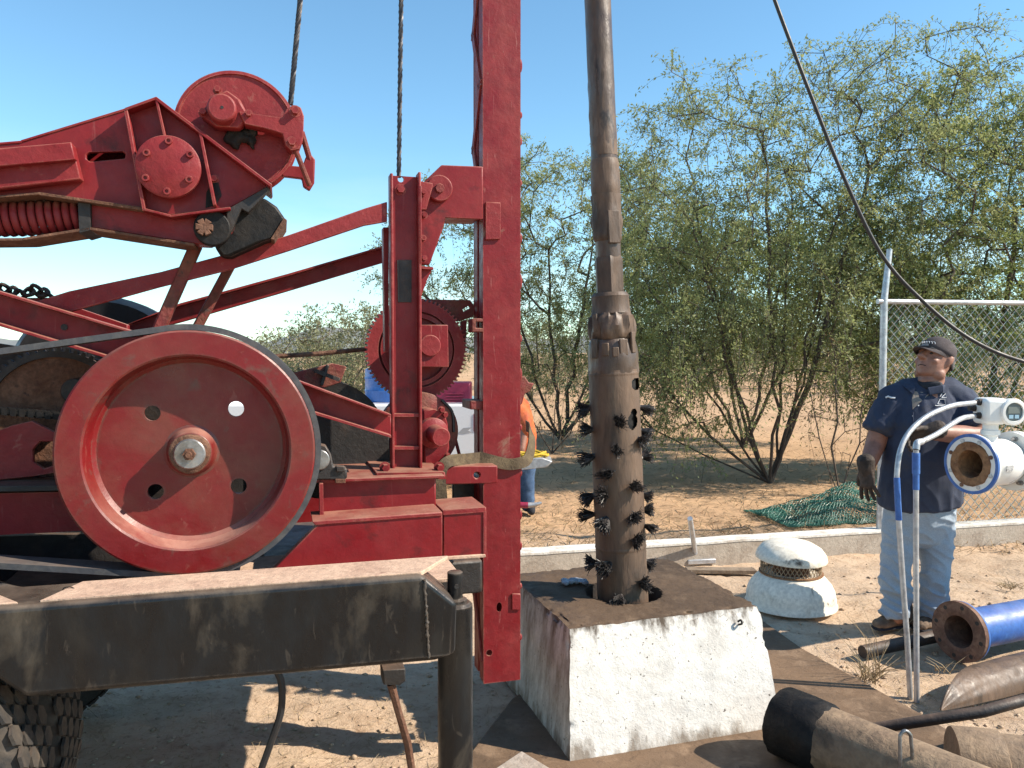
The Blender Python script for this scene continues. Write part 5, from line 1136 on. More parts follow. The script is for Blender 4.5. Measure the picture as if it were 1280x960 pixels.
# ------------------------------------------------------------------ chain-link fence on the kerb
KB = lambda px: None
def on_kerb(px, off=0.075):                        # where the upright plane along the kerb meets the view column
    d = ray(px, 600); d2_ = Vector((d.x, d.y)); o = k0 + kn * off
    den = d2_.x * kd.y - d2_.y * kd.x; t = (o.x * kd.y - o.y * kd.x) / den
    return Vector((d2_.x * t, d2_.y * t, 0))
fp = on_kerb(1101); fence = thing('chain_link_fence', (fp.x, fp.y, KH), 'galvanised chain-link fence with a round top rail standing on the kerb', 'fence')
FT = D(1101, 377, fp.y).z; FLn = 3.4
def post(t, name='post', arm=True):
    b = fp + kd * t; m = MB(); m.tube([(b.x, b.y, KH), (b.x, b.y, FT + 0.01)], 0.0285, 14); m.build(name, 'galvanised', fence, 50)
    if arm: 
        m = MB(); m.tube([(b.x, b.y, FT + 0.01), (b.x + 0.05, b.y + 0.03, FT + 0.42)], [0.027, 0.022], 12); m.build('barb_arm', 'galvanised', fence, 50)
post(0.0); post(2.6)
m = MB(); a = fp + kd * -0.06; b = fp + kd * FLn; m.tube([(a.x, a.y, FT), (b.x, b.y, FT + 0.02)], 0.021, 14); m.build('top_rail', 'galvanised', fence, 50)
def link_mesh(name, t0, t1, z0, z1, pitch, r, mat, off=0.0, jit=0.0, parent=fence):
    m = MB(); Wd, Hh = t1 - t0, z1 - z0
    for sgn in (-1, 1):
        k = -int(Hh / pitch) - 1
        while k * pitch < Wd + Hh:
            x0 = k * pitch; pts = []
            n = 26
            for i in range(n + 1):
                z = Hh * i / n; x = (x0 + z) if sgn > 0 else (x0 + Hh - z)
                if 0 <= x <= Wd:
                    q = fp + kd * (t0 + x) + kn * (off + sgn * r * 1.1 + jit * noise.noise(Vector((x * 2, z * 2, 1)))); pts.append(Vector((q.x, q.y, z0 + z + jit * 0.5 * noise.noise(Vector((x * 3, z * 2, 5))))))
            if len(pts) > 1: m.tube(pts, r, 4, cap=False)
            k += 1
    return m.build(name, mat, parent, 0, fix=False)
link_mesh('chain_link', 0.0, FLn, KH + 0.03, FT - 0.02, 0.082, 0.0019, 'galvanised', -0.02)
link_mesh('green_mesh', 0.0, 1.7, KH + 0.03, FT - 0.05, 0.082, 0.0022, 'green_net', 0.05, 0.05)
for zz in (): 
    a = fp + Vector((0.045, 0.03, FT - 0 + zz)); b = fp + kd * FLn + Vector((0.05, 0.03, FT + zz)); m = MB(); m.tube([(a.x, a.y, FT + zz), (b.x, b.y, FT + zz + 0.03)], 0.0018, 5); m.build('barbed_wire', 'galvanised', fence, 0)
# heap of green mesh behind the kerb
def heap():
    m = MB(); c0, c1 = G(1000, 668), G(1150, 660); W_ = (c1 - c0).length; pit = 0.06
    def hp_(u, v):
        p = c0 + (c1 - c0) * u + kn * (0.22 + v * 0.75) 
        h = (0.07 + 0.50 * (u ** 1.4)) * math.sin(math.pi * min(1, max(0.02, v))) * (0.75 + 0.5 * noise.noise(Vector((u * 4, v * 3, 2)))) + 0.03 * noise.noise(Vector((u * 17, v * 13, 0)))
        return Vector((p.x + 0.03 * noise.noise(Vector((u * 11, v * 9, 3))), p.y + 0.03 * noise.noise(Vector((u * 9, v * 11, 4))), max(0.012, h) + 0.01))
    nu, nv = 34, 22
    for lay in range(3):
        du = lay * 0.37 / nu
        for sg in (-1, 1):
            for k in range(-nv, nu + nv):
                pts = []
                for i in range(nv + 1):
                    u = (k + sg * i) / nu + du
                    if 0 <= u <= 1:
                        q = hp_(u, i / nv); q.z = q.z * (1 - 0.3 * lay) + 0.004; pts.append(q)
                if len(pts) > 1: m.tube(pts, 0.0026, 4, cap=False)
    return m.build('green_mesh_heap', 'green_net', smooth=0, fix=False)
tag(heap(), 'crumpled heap of green wire mesh lying behind the kerb', 'wire mesh')
# ------------------------------------------------------------------ the man by the flow meter
ft = G(1138, 787); YP = ft.y; S = YP / F
man = thing('person', (ft.x, ft.y, 0), 'man in a navy work shirt, light jeans and dark cap leaning on the flow meter', 'person')
def M_(px, py, dy=0.0): return D(px, py, YP + dy)
def wr(amp, sc, sz=1.0): return lambda c: amp * noise.fractal(Vector((c.x * sc, c.y * sc, c.z * sc * sz)), 1, 2.2, 4)
fwd = Vector((-0.84, -0.42, 0.38)).normalized(); sid = Vector((0, 0, 1)).cross(fwd).normalized(); upv = fwd.cross(sid).normalized()
hd0 = M_(1162, 475, -0.03)                      # chin level, on the neck axis
def H(f, s, z): return hd0 + fwd * f + sid * s + upv * z
m = MB()
hrings = [(0.004, 0.050, 0.032, 0.032), (0.014, 0.036, 0.056, 0.052), (0.035, 0.022, 0.074, 0.066), (0.065, 0.014, 0.088, 0.077), (0.10, 0.006, 0.097, 0.080), (0.135, 0.002, 0.101, 0.083), (0.17, -0.002, 0.100, 0.081), (0.20, -0.006, 0.090, 0.072), (0.225, -0.01, 0.066, 0.052), (0.238, -0.01, 0.03, 0.025)]
rg = []
for z, f, a, b in hrings:
    rg.append([H(f + a * math.cos(2 * math.pi * k / 24), b * math.sin(2 * math.pi * k / 24), z) for k in range(24)])
m.rings(rg)
m.loft([H(-0.04, 0, -0.16), H(-0.020, 0, -0.03), H(-0.005, 0, 0.06)], [(0.084, 0.082), (0.072, 0.070), (0.066, 0.064)], fwd)
m.loft([H(0.094, 0, 0.142), H(0.112, 0, 0.118), H(0.127, 0, 0.096)], [0.011, 0.014, 0.019], sid)         # nose
for s_ in (-1, 1):
    m.ell(H(0.108, s_ * 0.013, 0.094), (0.012, 0.012, 0.010)); m.ell(H(0.066, s_ * 0.044, 0.088), (0.028, 0.028, 0.022)); m.ell(H(0.012, s_ * 0.052, 0.030), (0.040, 0.032, 0.036))
    m.loft([H(0.093, s_ * 0.012, 0.148), H(0.088, s_ * 0.034, 0.152), H(0.070, s_ * 0.055, 0.146)], [0.011, 0.012, 0.010], upv)
    m.loft([H(0.0, s_ * 0.082, 0.088), H(-0.006, s_ * 0.090, 0.115), H(-0.012, s_ * 0.092, 0.140)], [(0.008, 0.012), (0.010, 0.021), (0.009, 0.016)], fwd)
m.loft([H(0.086, -0.022, 0.058), H(0.103, 0, 0.060), H(0.086, 0.022, 0.058)], [0.006, 0.009, 0.006], upv)
m.loft([H(0.084, -0.018, 0.045), H(0.099, 0, 0.046), H(0.084, 0.018, 0.045)], [0.006, 0.009, 0.006], upv)
m.ell(H(0.070, 0, 0.020), (0.022, 0.028, 0.020)); m.ell(H(0.02, 0, -0.01), (0.05, 0.055, 0.035))
# right arm hanging at the image left, left arm resting on the meter
shR, elR, wrR = M_(1113, 500, 0.02), M_(1094, 556, 0.0), M_(1083, 586, -0.10)
shL, elL, wrL = M_(1204, 502, 0.0), M_(1228, 546, -0.22), M_(1163, 540, -0.33)
m.loft([shR, shR.lerp(elR, 0.55), elR, elR.lerp(wrR, 0.45), wrR], [0.070, 0.062, 0.056, 0.050, 0.040])
m.loft([shL, shL.lerp(elL, 0.55), elL, elL.lerp(wrL, 0.35), wrL], [0.070, 0.064, 0.058, 0.054, 0.042])
m.loft([M_(1152, 500, 0.0), M_(1152, 560, 0.0), M_(1150, 640, 0.0)], [(0.15, 0.10), (0.19, 0.13), (0.19, 0.13)])
m.loft([shR, M_(1152, 505, 0), shL], [0.065, 0.09, 0.065])
for hx, kx, ax_, yy in ((1127, 1122, 1121, 0.0), (1168, 1170, 1162, 0.02)):
    m.loft([M_(hx, 650, yy), M_(kx, 705, yy), M_(ax_, 772, yy)], [0.085, 0.06, 0.045])
body = m.build('body', 'skin', man); bake(body, 0.006, 5, 0.5)
for s_ in (-1, 1):
    m = MB(); m.ell(H(0.086, s_ * 0.032, 0.127), (0.012, 0.012, 0.008), 12, 8); m.build('eye', 'eye_dark', man)
m = MB(); m.loft([H(0.03, 0.078, 0.155), H(-0.03, 0.084, 0.135), H(-0.085, 0.055, 0.115), H(-0.102, 0, 0.105), H(-0.085, -0.055, 0.115), H(-0.03, -0.084, 0.135), H(0.03, -0.078, 0.155)], [(0.006, 0.014)] + [(0.008, 0.026)] * 5 + [(0.006, 0.014)], upv); m.build('hair', 'hair_grey', man)
for s_ in (-1, 1):
    m = MB(); m.loft([H(0.103, s_ * 0.014, 0.152), H(0.098, s_ * 0.034, 0.158), H(0.082, s_ * 0.056, 0.150)], [0.0035, 0.0045, 0.003], upv, 8); m.build('eyebrow', 'hair_grey', man)
m = MB(); m.tube([H(0.094, -0.024, 0.0515), H(0.107, 0, 0.053), H(0.094, 0.024, 0.0515)], 0.0022, 6); m.build('mouth_line', 'eye_dark', man)
# cap
m = MB(); rg = []
for z, f, a, b in ((0.150, 0.0, 0.108, 0.091), (0.175, -0.002, 0.110, 0.092), (0.205, -0.006, 0.104, 0.086), (0.232, -0.012, 0.086, 0.070), (0.250, -0.016, 0.056, 0.046), (0.258, -0.018, 0.015, 0.012)):
    rg.append([H(f + a * math.cos(2 * math.pi * k / 32), b * math.sin(2 * math.pi * k / 32), z - 0.022 * (1 - math.cos(2 * math.pi * k / 32)) * 0.5 * (1 if z < 0.2 else 0.4)) for k in range(32)])
m.rings(rg, cap0=False); cap = m.build('cap', 'cap_cloth', man, 60)
sol = cap.modifiers.new('thick', 'SOLIDIFY'); sol.thickness = 0.003
m = MB(); r0 = []; r1 = []; r2 = []; r3 = []
for k in range(21):
    an = R(-72 + 144 * k / 20); base_ = H(0.002 + 0.104 * math.cos(an), 0.089 * math.sin(an), 0.152); q = max(0, math.cos(an * 1.22))
    tip = H(0.002 + 0.104 * math.cos(an) + 0.072 * q, 0.089 * math.sin(an) * (1 - 0.1 * q), 0.150 - 0.016 * q - 0.020 * abs(math.sin(an)) ** 2)
    r0.append(base_); r1.append(tip); r2.append(tip - upv * 0.004); r3.append(base_ - upv * 0.004)
m.rings([r0, r1, r2, r3, r0], closed=False, cap0=False, cap1=False); m.build('visor', 'cap_cloth', cap, 50)
m = MB(); m.ell(H(-0.018, 0, 0.260), (0.007, 0.007, 0.004), 10, 6); m.build('cap_button', 'cap_cloth', cap)
# white stitched mark on the front panel: a row of slanted strokes above an outlined bar
def cap_surf(an, z): 
    a, b = (0.1115, 0.0935) if z < 0.19 else (0.108, 0.090); return H(a * math.cos(an), b * math.sin(an), z)
m = MB()
for k in range(6):
    a0 = R(30 - k * 9); m.tube([cap_surf(a0, 0.180), cap_surf(a0 - R(4), 0.193)], 0.0016, 4)
    m.tube([cap_surf(a0 - R(4), 0.193), cap_surf(a0 - R(8), 0.192)], 0.0013, 4)
for z in (0.174, 0.168): m.tube([cap_surf(R(a), z) for a in (10, 0, -10, -18)], 0.0011, 4)
m.build('cap_emblem', 'white_thread', cap)
# shirt
m = MB()
m.loft([M_(1162, 480, 0.01), M_(1160, 490, 0.0), M_(1157, 505, -0.005), M_(1154, 530, -0.01), M_(1153, 565, -0.025), M_(1152, 595, -0.03), M_(1150, 617, -0.025), M_(1150, 629, -0.02)],
       [(0.085, 0.075), (0.135, 0.098), (0.182, 0.122), (0.203, 0.150), (0.212, 0.170), (0.222, 0.180), (0.226, 0.180), (0.228, 0.178)], k1=0.12)
m.loft([shR + Vector((0.03, 0, 0.0)), shR.lerp(elR, 0.25), shR.lerp(elR, 0.72) + Vector((-0.010, 0, 0))], [0.088, 0.086, 0.092], k1=0.12)
m.loft([shL + Vector((-0.03, 0, 0.0)), shL.lerp(elL, 0.3), shL.lerp(elL, 0.80)], [0.090, 0.086, 0.088], k1=0.12)
m.loft([shR, M_(1136, 492, 0.01), M_(1158, 490, 0.01), M_(1182, 490, 0.01), shL], [0.082, 0.084, 0.09, 0.084, 0.082])
shirt = m.build('shirt', 'shirt_navy', man)
def folds(c):
    return 0.008 * noise.fractal(Vector((c.x * 7, c.y * 7, c.z * 3.2)), 1, 2.2, 3) + 0.006 * (1 - abs(noise.noise(Vector((c.x * 11 + c.z * 6, c.y * 10, c.z * 5))))) ** 4
bake(shirt, 0.008, 4, 0.5, folds)
def on_front(px, py, target=shirt, back=0.004):
    """point of the man's clothing seen in this direction, moved a little toward the camera"""
    o = CAMP - Vector(man['_org']); d = ray(px, py).normalized(); ok, loc, nrm, _ = target.ray_cast(o, d)
    return ((loc + Vector(man['_org'])) - d * back) if ok else M_(px, py, -0.2)
# collar, undershirt, scarf, seams, pocket, badge
m = MB(); pa = [on_front(x, y, shirt, 0.002) for x, y in ((1147, 494), (1158, 490), (1149, 512), (1139, 513))]
tri = [on_front(1143, 489), on_front(1164, 491), on_front(1150, 503), on_front(1141, 512), on_front(1140, 500)]
m.prism(tri, (0, 0.012, 0)); m.build('undershirt', 'undershirt', man, 0)
m = MB(); m.loft([H(0.035, -0.07, -0.040), H(0.058, -0.02, -0.052), H(0.050, 0.035, -0.050), H(0.01, 0.075, -0.035), H(-0.06, 0.05, -0.02), H(-0.07, -0.04, -0.015), H(-0.01, -0.08, -0.03), H(0.035, -0.07, -0.040)], [(0.010, 0.022)] * 8, upv); m.build('neck_scarf', 'black_cloth', man)
m = MB()
for pts in (((1125, 478), (1137, 474), (1145, 484), (1142, 493), (1132, 485)), ((1162, 494), (1170, 484), (1182, 476), (1188, 481), (1183, 491), (1171, 491))):
    q = [on_front(x, y, shirt, 0.012) for x, y in pts]; m.prism(q, (0, 0.008, 0.002))
m.loft([H(0.050, -0.055, -0.085), H(0.0, -0.092, -0.050), H(-0.07, -0.06, -0.025), H(-0.095, 0.0, -0.018), H(-0.07, 0.06, -0.025), H(0.0, 0.092, -0.050), H(0.050, 0.055, -0.085)], [(0.006, 0.022)] * 7, upv)
m.build('collar', 'shirt_navy', shirt, 0)
m = MB(); m.tube([on_front(x, y, shirt, 0.001) for x, y in ((1141, 515), (1142, 540), (1142, 570), (1141, 600), (1140, 624))], 0.0035, 5); m.build('placket', 'shirt_navy', shirt)
for x, y in ((1148, 507), (1141, 520)):
    m = MB(); m.ell(on_front(x, y, shirt, 0.002), (0.004, 0.002, 0.004), 8, 5); m.build('button', 'white_thread', shirt)
m = MB(); m.prism([on_front(x, y, shirt, 0.004) for x, y in ((1105, 497), (1121, 498), (1121, 520), (1104, 519))], (0, 0.012, 0)); m.build('pocket', 'shirt_navy', shirt, 0)
m = MB(); m.tube([on_front(x, y, shirt, 0.006) for x, y in ((1107, 497), (1110, 495.5), (1114, 497), (1119, 497.5))], 0.0055, 6); m.build('name_tag', 'white_thread', shirt)
m = MB()
for lp in (((1177, 497), (1182, 492), (1183, 497), (1177, 497)), ((1172, 505), (1175, 499), (1181, 499), (1182, 506), (1172, 505)), ((1169, 507), (1182, 507.5)), ((1175, 496), (1178, 491), (1183, 490))):
    m.tube([on_front(x, y, shirt, 0.003) for x, y in lp], 0.0021, 4)
m.build('chest_emblem', 'white_thread', shirt)
# jeans
m = MB()
m.loft([M_(1150, 624, -0.015), M_(1149, 640, -0.01), M_(1148, 658, 0.0)], [(0.200, 0.150), (0.198, 0.148), (0.192, 0.140)], k0=0.1)
m.loft([M_(1127, 655, 0), M_(1123, 685, -0.01), M_(1119, 715, -0.02), M_(1120, 745, 0.0), M_(1118, 768, 0.0)], [(0.102, 0.115), (0.086, 0.104), (0.071, 0.088), (0.068, 0.082), (0.074, 0.092)], k1=0.12)
m.loft([M_(1167, 655, 0.01), M_(1169, 685, 0.0), M_(1170, 715, 0.0), M_(1167, 745, 0.03), M_(1164, 770, 0.04)], [(0.102, 0.115), (0.086, 0.104), (0.072, 0.088), (0.069, 0.082), (0.076, 0.092)], k1=0.12)
jeans = m.build('jeans', 'denim', man)
def jf(c):
    zz = c.z; k = 1.0 if zz < 0.35 else 0.55
    return k * (0.011 * noise.fractal(Vector((c.x * 6, c.y * 6, zz * 9)), 1, 2.2, 3) + 0.020 * (1 - abs(noise.noise(Vector((c.x * 8 + 2, c.y * 8, zz * 15 + c.x * 8))))) ** 5)
bake(jeans, 0.007, 3, 0.5, jf)
m = MB(); m.tube([on_front(x, y, jeans, 0.001) for x, y in ((1147, 642), (1146, 658), (1145, 670))], 0.0035, 5); m.build('fly_seam', 'denim', jeans)
# shoes
for (hx, hy), (tx, ty), dy in (((1124, 781), (1092, 787), -0.03), ((1166, 783), (1143, 789), -0.02)):
    a, b = G(hx, hy + 3), G(tx, ty + 2); a.z = b.z = 0.0; dr = (b - a).normalized(); L_ = 0.29; a = b - dr * L_
    m = MB(); m.loft([a + dr * 0.04 + Vector((0, 0, 0.05)), a + dr * 0.12 + Vector((0, 0, 0.055)), a + dr * 0.20 + Vector((0, 0, 0.042)), a + dr * 0.255 + Vector((0, 0, 0.036))], [(0.042, 0.050), (0.046, 0.048), (0.048, 0.036), (0.042, 0.030)], Vector((0, 0, 1))); m.loft([a + dr * 0.06 + Vector((0, 0, 0.06)), a + dr * 0.07 + Vector((0, 0, 0.13))], [0.050, 0.048])
    o = m.build('shoe', 'shoe_leather', man); bake(o, 0.006, 3, 0.5, lambda c: 0.003 * noise.fractal(c * 30, 1, 2, 3))
    m = MB(); m.loft([a + dr * 0.03 + Vector((0, 0, 0.013)), a + dr * 0.15 + Vector((0, 0, 0.013)), a + dr * 0.265 + Vector((0, 0, 0.013))], [(0.046, 0.013), (0.046, 0.013), (0.046, 0.013)], Vector((0, 0, 1))); m.build('sole', 'black_cloth', man)
# gloves: palm, four fingers and a thumb each
def hand(wrist, dirv, palm_n, thumb_side, curl, name='glove', cuff=True, splay=3.0):
    d = dirv.normalized(); n_ = (palm_n - d * palm_n.dot(d)).normalized(); s_ = d.cross(n_).normalized() * thumb_side
    m = MB()
    if cuff: m.loft([wrist - d * 0.045, wrist, wrist + d * 0.02], [(0.050, 0.050), (0.046, 0.044), (0.044, 0.036)], n_)
    m.loft([wrist, wrist + d * 0.05, wrist + d * 0.095], [(0.040, 0.026), (0.050, 0.024), (0.048, 0.020)], n_)
    for i, (off, ln) in enumerate(((0.040, 0.078), (0.0135, 0.088), (-0.0130, 0.082), (-0.039, 0.066))):
        p = wrist + d * 0.092 + s_ * off; q = [p]; dd_ = (d + s_ * off * splay).normalized()
        for j in range(3):
            dd_ = (dd_ * math.cos(curl * (0.8 + 0.15 * i)) + n_ * math.sin(curl * (0.8 + 0.15 * i))).normalized(); p = p + dd_ * ln / 3; q.append(p)
        m.loft(q, [0.0118, 0.0115, 0.0108, 0.0095], s_, 10)
    t0 = wrist + d * 0.03 + s_ * 0.040; td = (d * 0.72 + s_ * 0.60 + n_ * 0.35).normalized(); t1 = t0 + td * 0.042; t2 = t1 + (td + d * 0.5 + n_ * 0.2).normalized() * 0.036
    m.loft([t0 - td * 0.02, t0, t1, t2], [0.016, 0.0165, 0.0145, 0.012], n_, 10)
    o = m.build(name, 'glove_brown', man); bake(o, 0.0034, 1, 0.5, lambda c: 0.002 * noise.fractal(c * 40, 1, 2, 3)); return o
hand(wrR, Vector((0.02, -0.15, -1.0)), Vector((0.85, 0.45, 0.0)), -1, 0.16, splay=6.0)
hand(wrL, Vector((-0.85, 0.10, -0.30)), Vector((-0.10, -0.75, -0.55)), 1, 0.55)

# ------------------------------------------------------------------ second worker, mostly behind the mast
f2 = G(649, 641); Y2 = f2.y
wk = thing('person', (f2.x, f2.y, 0), 'worker in an orange shirt and dark jeans stooping behind the mast', 'person')
W_ = lambda px, py, dy=0.0: D(px - 3, py, Y2 + dy)
m = MB(); m.loft([W_(626, 500, 0), W_(640, 520, 0), W_(650, 560, 0)], [(0.15, 0.10), (0.17, 0.12), (0.15, 0.11)]); m.loft([W_(622, 488, 0), W_(614, 476, -0.03)], [0.06, 0.055])
m.ell(W_(610, 464, -0.04), (0.085, 0.10, 0.12)); m.loft([W_(640, 500, -0.05), W_(660, 525, -0.10), W_(655, 562, -0.2)], [0.055, 0.048, 0.038])
m.loft([W_(618, 505, 0.1), W_(612, 530, 0.0), W_(628, 560, -0.15)], [0.055, 0.048, 0.038]); m.ell(W_(653, 570, -0.22), (0.035, 0.03, 0.05)); m.ell(W_(631, 566, -0.18), (0.035, 0.03, 0.05))
for x in (645, 661): m.loft([W_(x - 4, 575, 0), W_(x, 605, 0), W_(x, 634, 0)], [0.08, 0.06, 0.045])
o = m.build('body', 'skin', wk); bake(o, 0.010, 4)
m = MB(); m.loft([W_(628, 494, 0), W_(642, 515, 0), W_(651, 545, 0), W_(652, 570, 0)], [(0.17, 0.12), (0.20, 0.145), (0.185, 0.14), (0.175, 0.135)]); m.loft([W_(640, 500, -0.05), W_(657, 520, -0.09), W_(661, 540, -0.14)], [0.085, 0.075, 0.06])
o = m.build('orange_shirt', 'orange_vest', wk); bake(o, 0.012, 3, 0.5, wr(0.012, 9))
m = MB(); m.loft([W_(651, 568, 0), W_(652, 582, 0)], [(0.165, 0.12), (0.165, 0.12)])
for x in (644, 662): m.loft([W_(x - 1, 584, 0), W_(x, 608, -0.01), W_(x + 1, 633, 0)], [0.088, 0.075, 0.068])
o = m.build('jeans', 'denim_dark', wk); bake(o, 0.012, 3, 0.5, wr(0.010, 9))
for x in (644, 663):
    a = G(x, 641); m = MB(); m.loft([a + Vector((0, 0.08, 0.05)), a + Vector((0, -0.03, 0.05)), a + Vector((0.01, -0.12, 0.035))], [0.05, 0.05, 0.035]); m.build('shoe', 'black_cloth', wk)
m = MB(); m.ell(W_(607, 456, -0.04), (0.095, 0.11, 0.07)); m.build('cap', 'car_white', wk)

# steel tray on a stand with a coil of yellow rope
tp_ = D(668, 578, 7.3); tray = thing('work_tray', (tp_.x - 0.1, tp_.y, 0), 'grey metal tray on a stand just right of the mast', 'tray')
m = MB(); m.prism([D(x, y, 7.3) for x, y in ((640, 574), (676, 572), (691, 577), (684, 584), (640, 589))], (0, 0.32, 0)); m.build('tray_top', 'galvanised', tray, 30, 0.01)
for ddx, ddy in ((-0.24, 0.05), (-0.22, 0.27), (-0.3, 0.15)):
    m = MB(); m.tube([(tp_.x + ddx, tp_.y + ddy, 0), (tp_.x + ddx, tp_.y + ddy, tp_.z - 0.02)], 0.014, 8); m.build('leg', 'galvanised', tray)
m = MB()
for k in range(5):
    rr_ = 0.11 + 0.012 * k; c = D(664, 570, 7.42); c.z = tp_.z + 0.05 + 0.012 * (k % 3)
    m.tube([c + Vector((rr_ * math.cos(t * 0.4), 0.7 * rr_ * math.sin(t * 0.4), 0.012 * math.sin(t * 1.7 + k))) for t in range(17)], 0.010, 6)
tag(m.build('rope_coil', 'yellow_rope', smooth=60), 'coil of yellow rope lying on the metal tray', 'rope')
m = MB(); m.tube([D(636, 631, 7.4), D(660, 631.5, 7.4)], 0.028, 10); rod = m.build('pry_bar', 'pink_red', smooth=50); tag(rod, 'red bar with a bent steel tip jutting out beside the mast near the worker', 'bar')
m = MB(); m.tube([D(659, 631.5, 7.4), D(668, 631, 7.4), D(677, 628.5, 7.4)], [0.026, 0.022, 0.014], 10); m.build('steel_tip', 'galvanised', rod, 50)
m = MB(); q = D(640, 631, 7.4); m.tube([q, Vector((q.x - 0.02, q.y, 0.0))], 0.02, 8); m.build('leg', 'dark_iron', rod, 50)

# ------------------------------------------------------------------ white pickup seen through the rig
YK = 8.7; X1 = D(600, 540, YK).x + 0.06
pk = thing('pickup_truck', (X1 - 2.5, YK + 0.9, 0), 'white pickup truck parked behind the rig, glimpsed left of the mast', 'pickup')
def car_side(pts, y0, y1, name, mat, parent, bevel=0.03):
    return MB().prism([(X1 + x, y0, z) for x, z in pts], (0, y1 - y0, 0)).build(name, mat, parent, 40, bevel)
wheel_cut = lambda cx: [(cx + 0.44 * math.cos(R(a)), 0.40 + 0.44 * math.sin(R(a))) for a in range(180, -1, -20)]
low = [(-5.6, 0.42)] + [(x, max(0.42, z)) for x, z in wheel_cut(-4.7)] + [(x, max(0.42, z)) for x, z in wheel_cut(-1.0)] + [(-0.02, 0.45), (0, 1.03), (-2.85, 1.03), (-2.9, 1.05), (-4.3, 1.05), (-4.5, 1.06), (-5.5, 1.0), (-5.65, 0.8)]
car_side(low, YK, YK + 1.75, 'body', 'car_white', pk)
car_side([(-4.5, 1.04), (-3.95, 1.60), (-3.2, 1.61), (-2.95, 1.04)], YK + 0.08, YK + 1.67, 'cab', 'car_white', pk)
car_side([(-4.3, 1.10), (-3.9, 1.53), (-3.7, 1.54), (-3.7, 1.10)], YK + 0.07, YK + 0.075, 'side_window', 'glass_dark', pk, 0)
car_side([(-3.65, 1.10), (-3.65, 1.54), (-3.25, 1.55), (-3.08, 1.10)], YK + 0.07, YK + 0.075, 'side_window', 'glass_dark', pk, 0)
car_side([(-3.2, 0.93), (-3.02, 0.93), (-3.02, 0.96), (-3.2, 0.96)], YK - 0.02, YK - 0.001, 'door_handle', 'black_hose', pk, 0.005)
car_side([(-0.13, 0.74), (-0.03, 0.74), (-0.03, 0.93), (-0.13, 0.93)], YK - 0.006, YK - 0.001, 'tail_light', 'pink_red', pk, 0.004)
material('sticker_grey', (0.36, 0.36, 0.37), rough=0.5, bump=0, fine=0)
MB().prism([D(x, y, YK - 0.001) for x, y in ((573, 541), (579, 535), (590, 534), (585, 538), (589, 540), (580, 542))], (0, -0.003, 0)).build('grey_decal', 'sticker_grey', pk, 0)
for cx in (-4.7, -1.0):
    for yy in (YK + 0.02, YK + 1.5):
        m = MB(); m.lathe((X1 + cx, yy, 0.38), (0, 1, 0), [(0.2, 0), (0.36, 0), (0.38, 0.03), (0.38, 0.2), (0.36, 0.23)], 32, cap0=True, cap1=True); t = m.build('wheel', 'tyre_rubber', pk, 40)
        m = MB(); m.lathe((X1 + cx, yy - 0.012, 0.38), (0, 1, 0), [(0.03, 0), (0.2, 0.01), (0.22, 0.03)], 24, cap0=True); m.build('rim', 'steel_bare', t, 40)
# load on the pickup bed
e0 = D(577, 495, YK + 0.5); gen = thing('engine_box', (e0.x, e0.y, 1.03), 'pinkish-red louvred engine box standing on the pickup bed', 'engine')
m = MB(); a = D(562, 512, YK + 0.4); b = D(588, 478, YK + 0.4)
m.box(((a + b) / 2) + Vector((-0.16, 0.2, 0)), Vector(((b.x - a.x) / 2 + 0.16, 0, 0)), Vector((0, 0.2, 0)), Vector((0, 0, (b.z - a.z) / 2))); m.build('casing', 'pink_red', gen, 30, 0.02)
for k in range(5):
    q = D(568, 492 + k * 3.5, YK + 0.4 - 0.01); m = MB(); m.box(q, Vector((0.10, 0, 0)), Vector((0, 0.012, 0)), Vector((0, 0, 0.007))); m.build('louvre', 'pink_red', gen, 30)
bq = D(487, 490, YK + 0.6); bar = thing('blue_drum', (bq.x, bq.y, 1.03), 'blue plastic drum on the pickup bed behind the big gear', 'drum')
m = MB(); hgt = D(487, 460, YK + 0.6).z - 1.03
m.lathe((bq.x, bq.y, 1.03), (0, 0, 1), [(0.27, 0), (0.28, 0.02), (0.28, hgt * 0.3), (0.287, hgt * 0.34), (0.28, hgt * 0.38), (0.28, hgt * 0.66), (0.287, hgt * 0.7), (0.28, hgt * 0.74), (0.28, hgt - 0.02), (0.25, hgt)], 40, cap0=True, cap1=True); m.build('drum_wall', 'blue_plastic', bar, 40)
m = MB(); m.lathe((bq.x, bq.y, 1.03 + hgt), (0, 0, 1), [(0.05, 0), (0.05, 0.03)], 16, cap1=True); m.build('bung', 'blue_plastic', bar, 40)
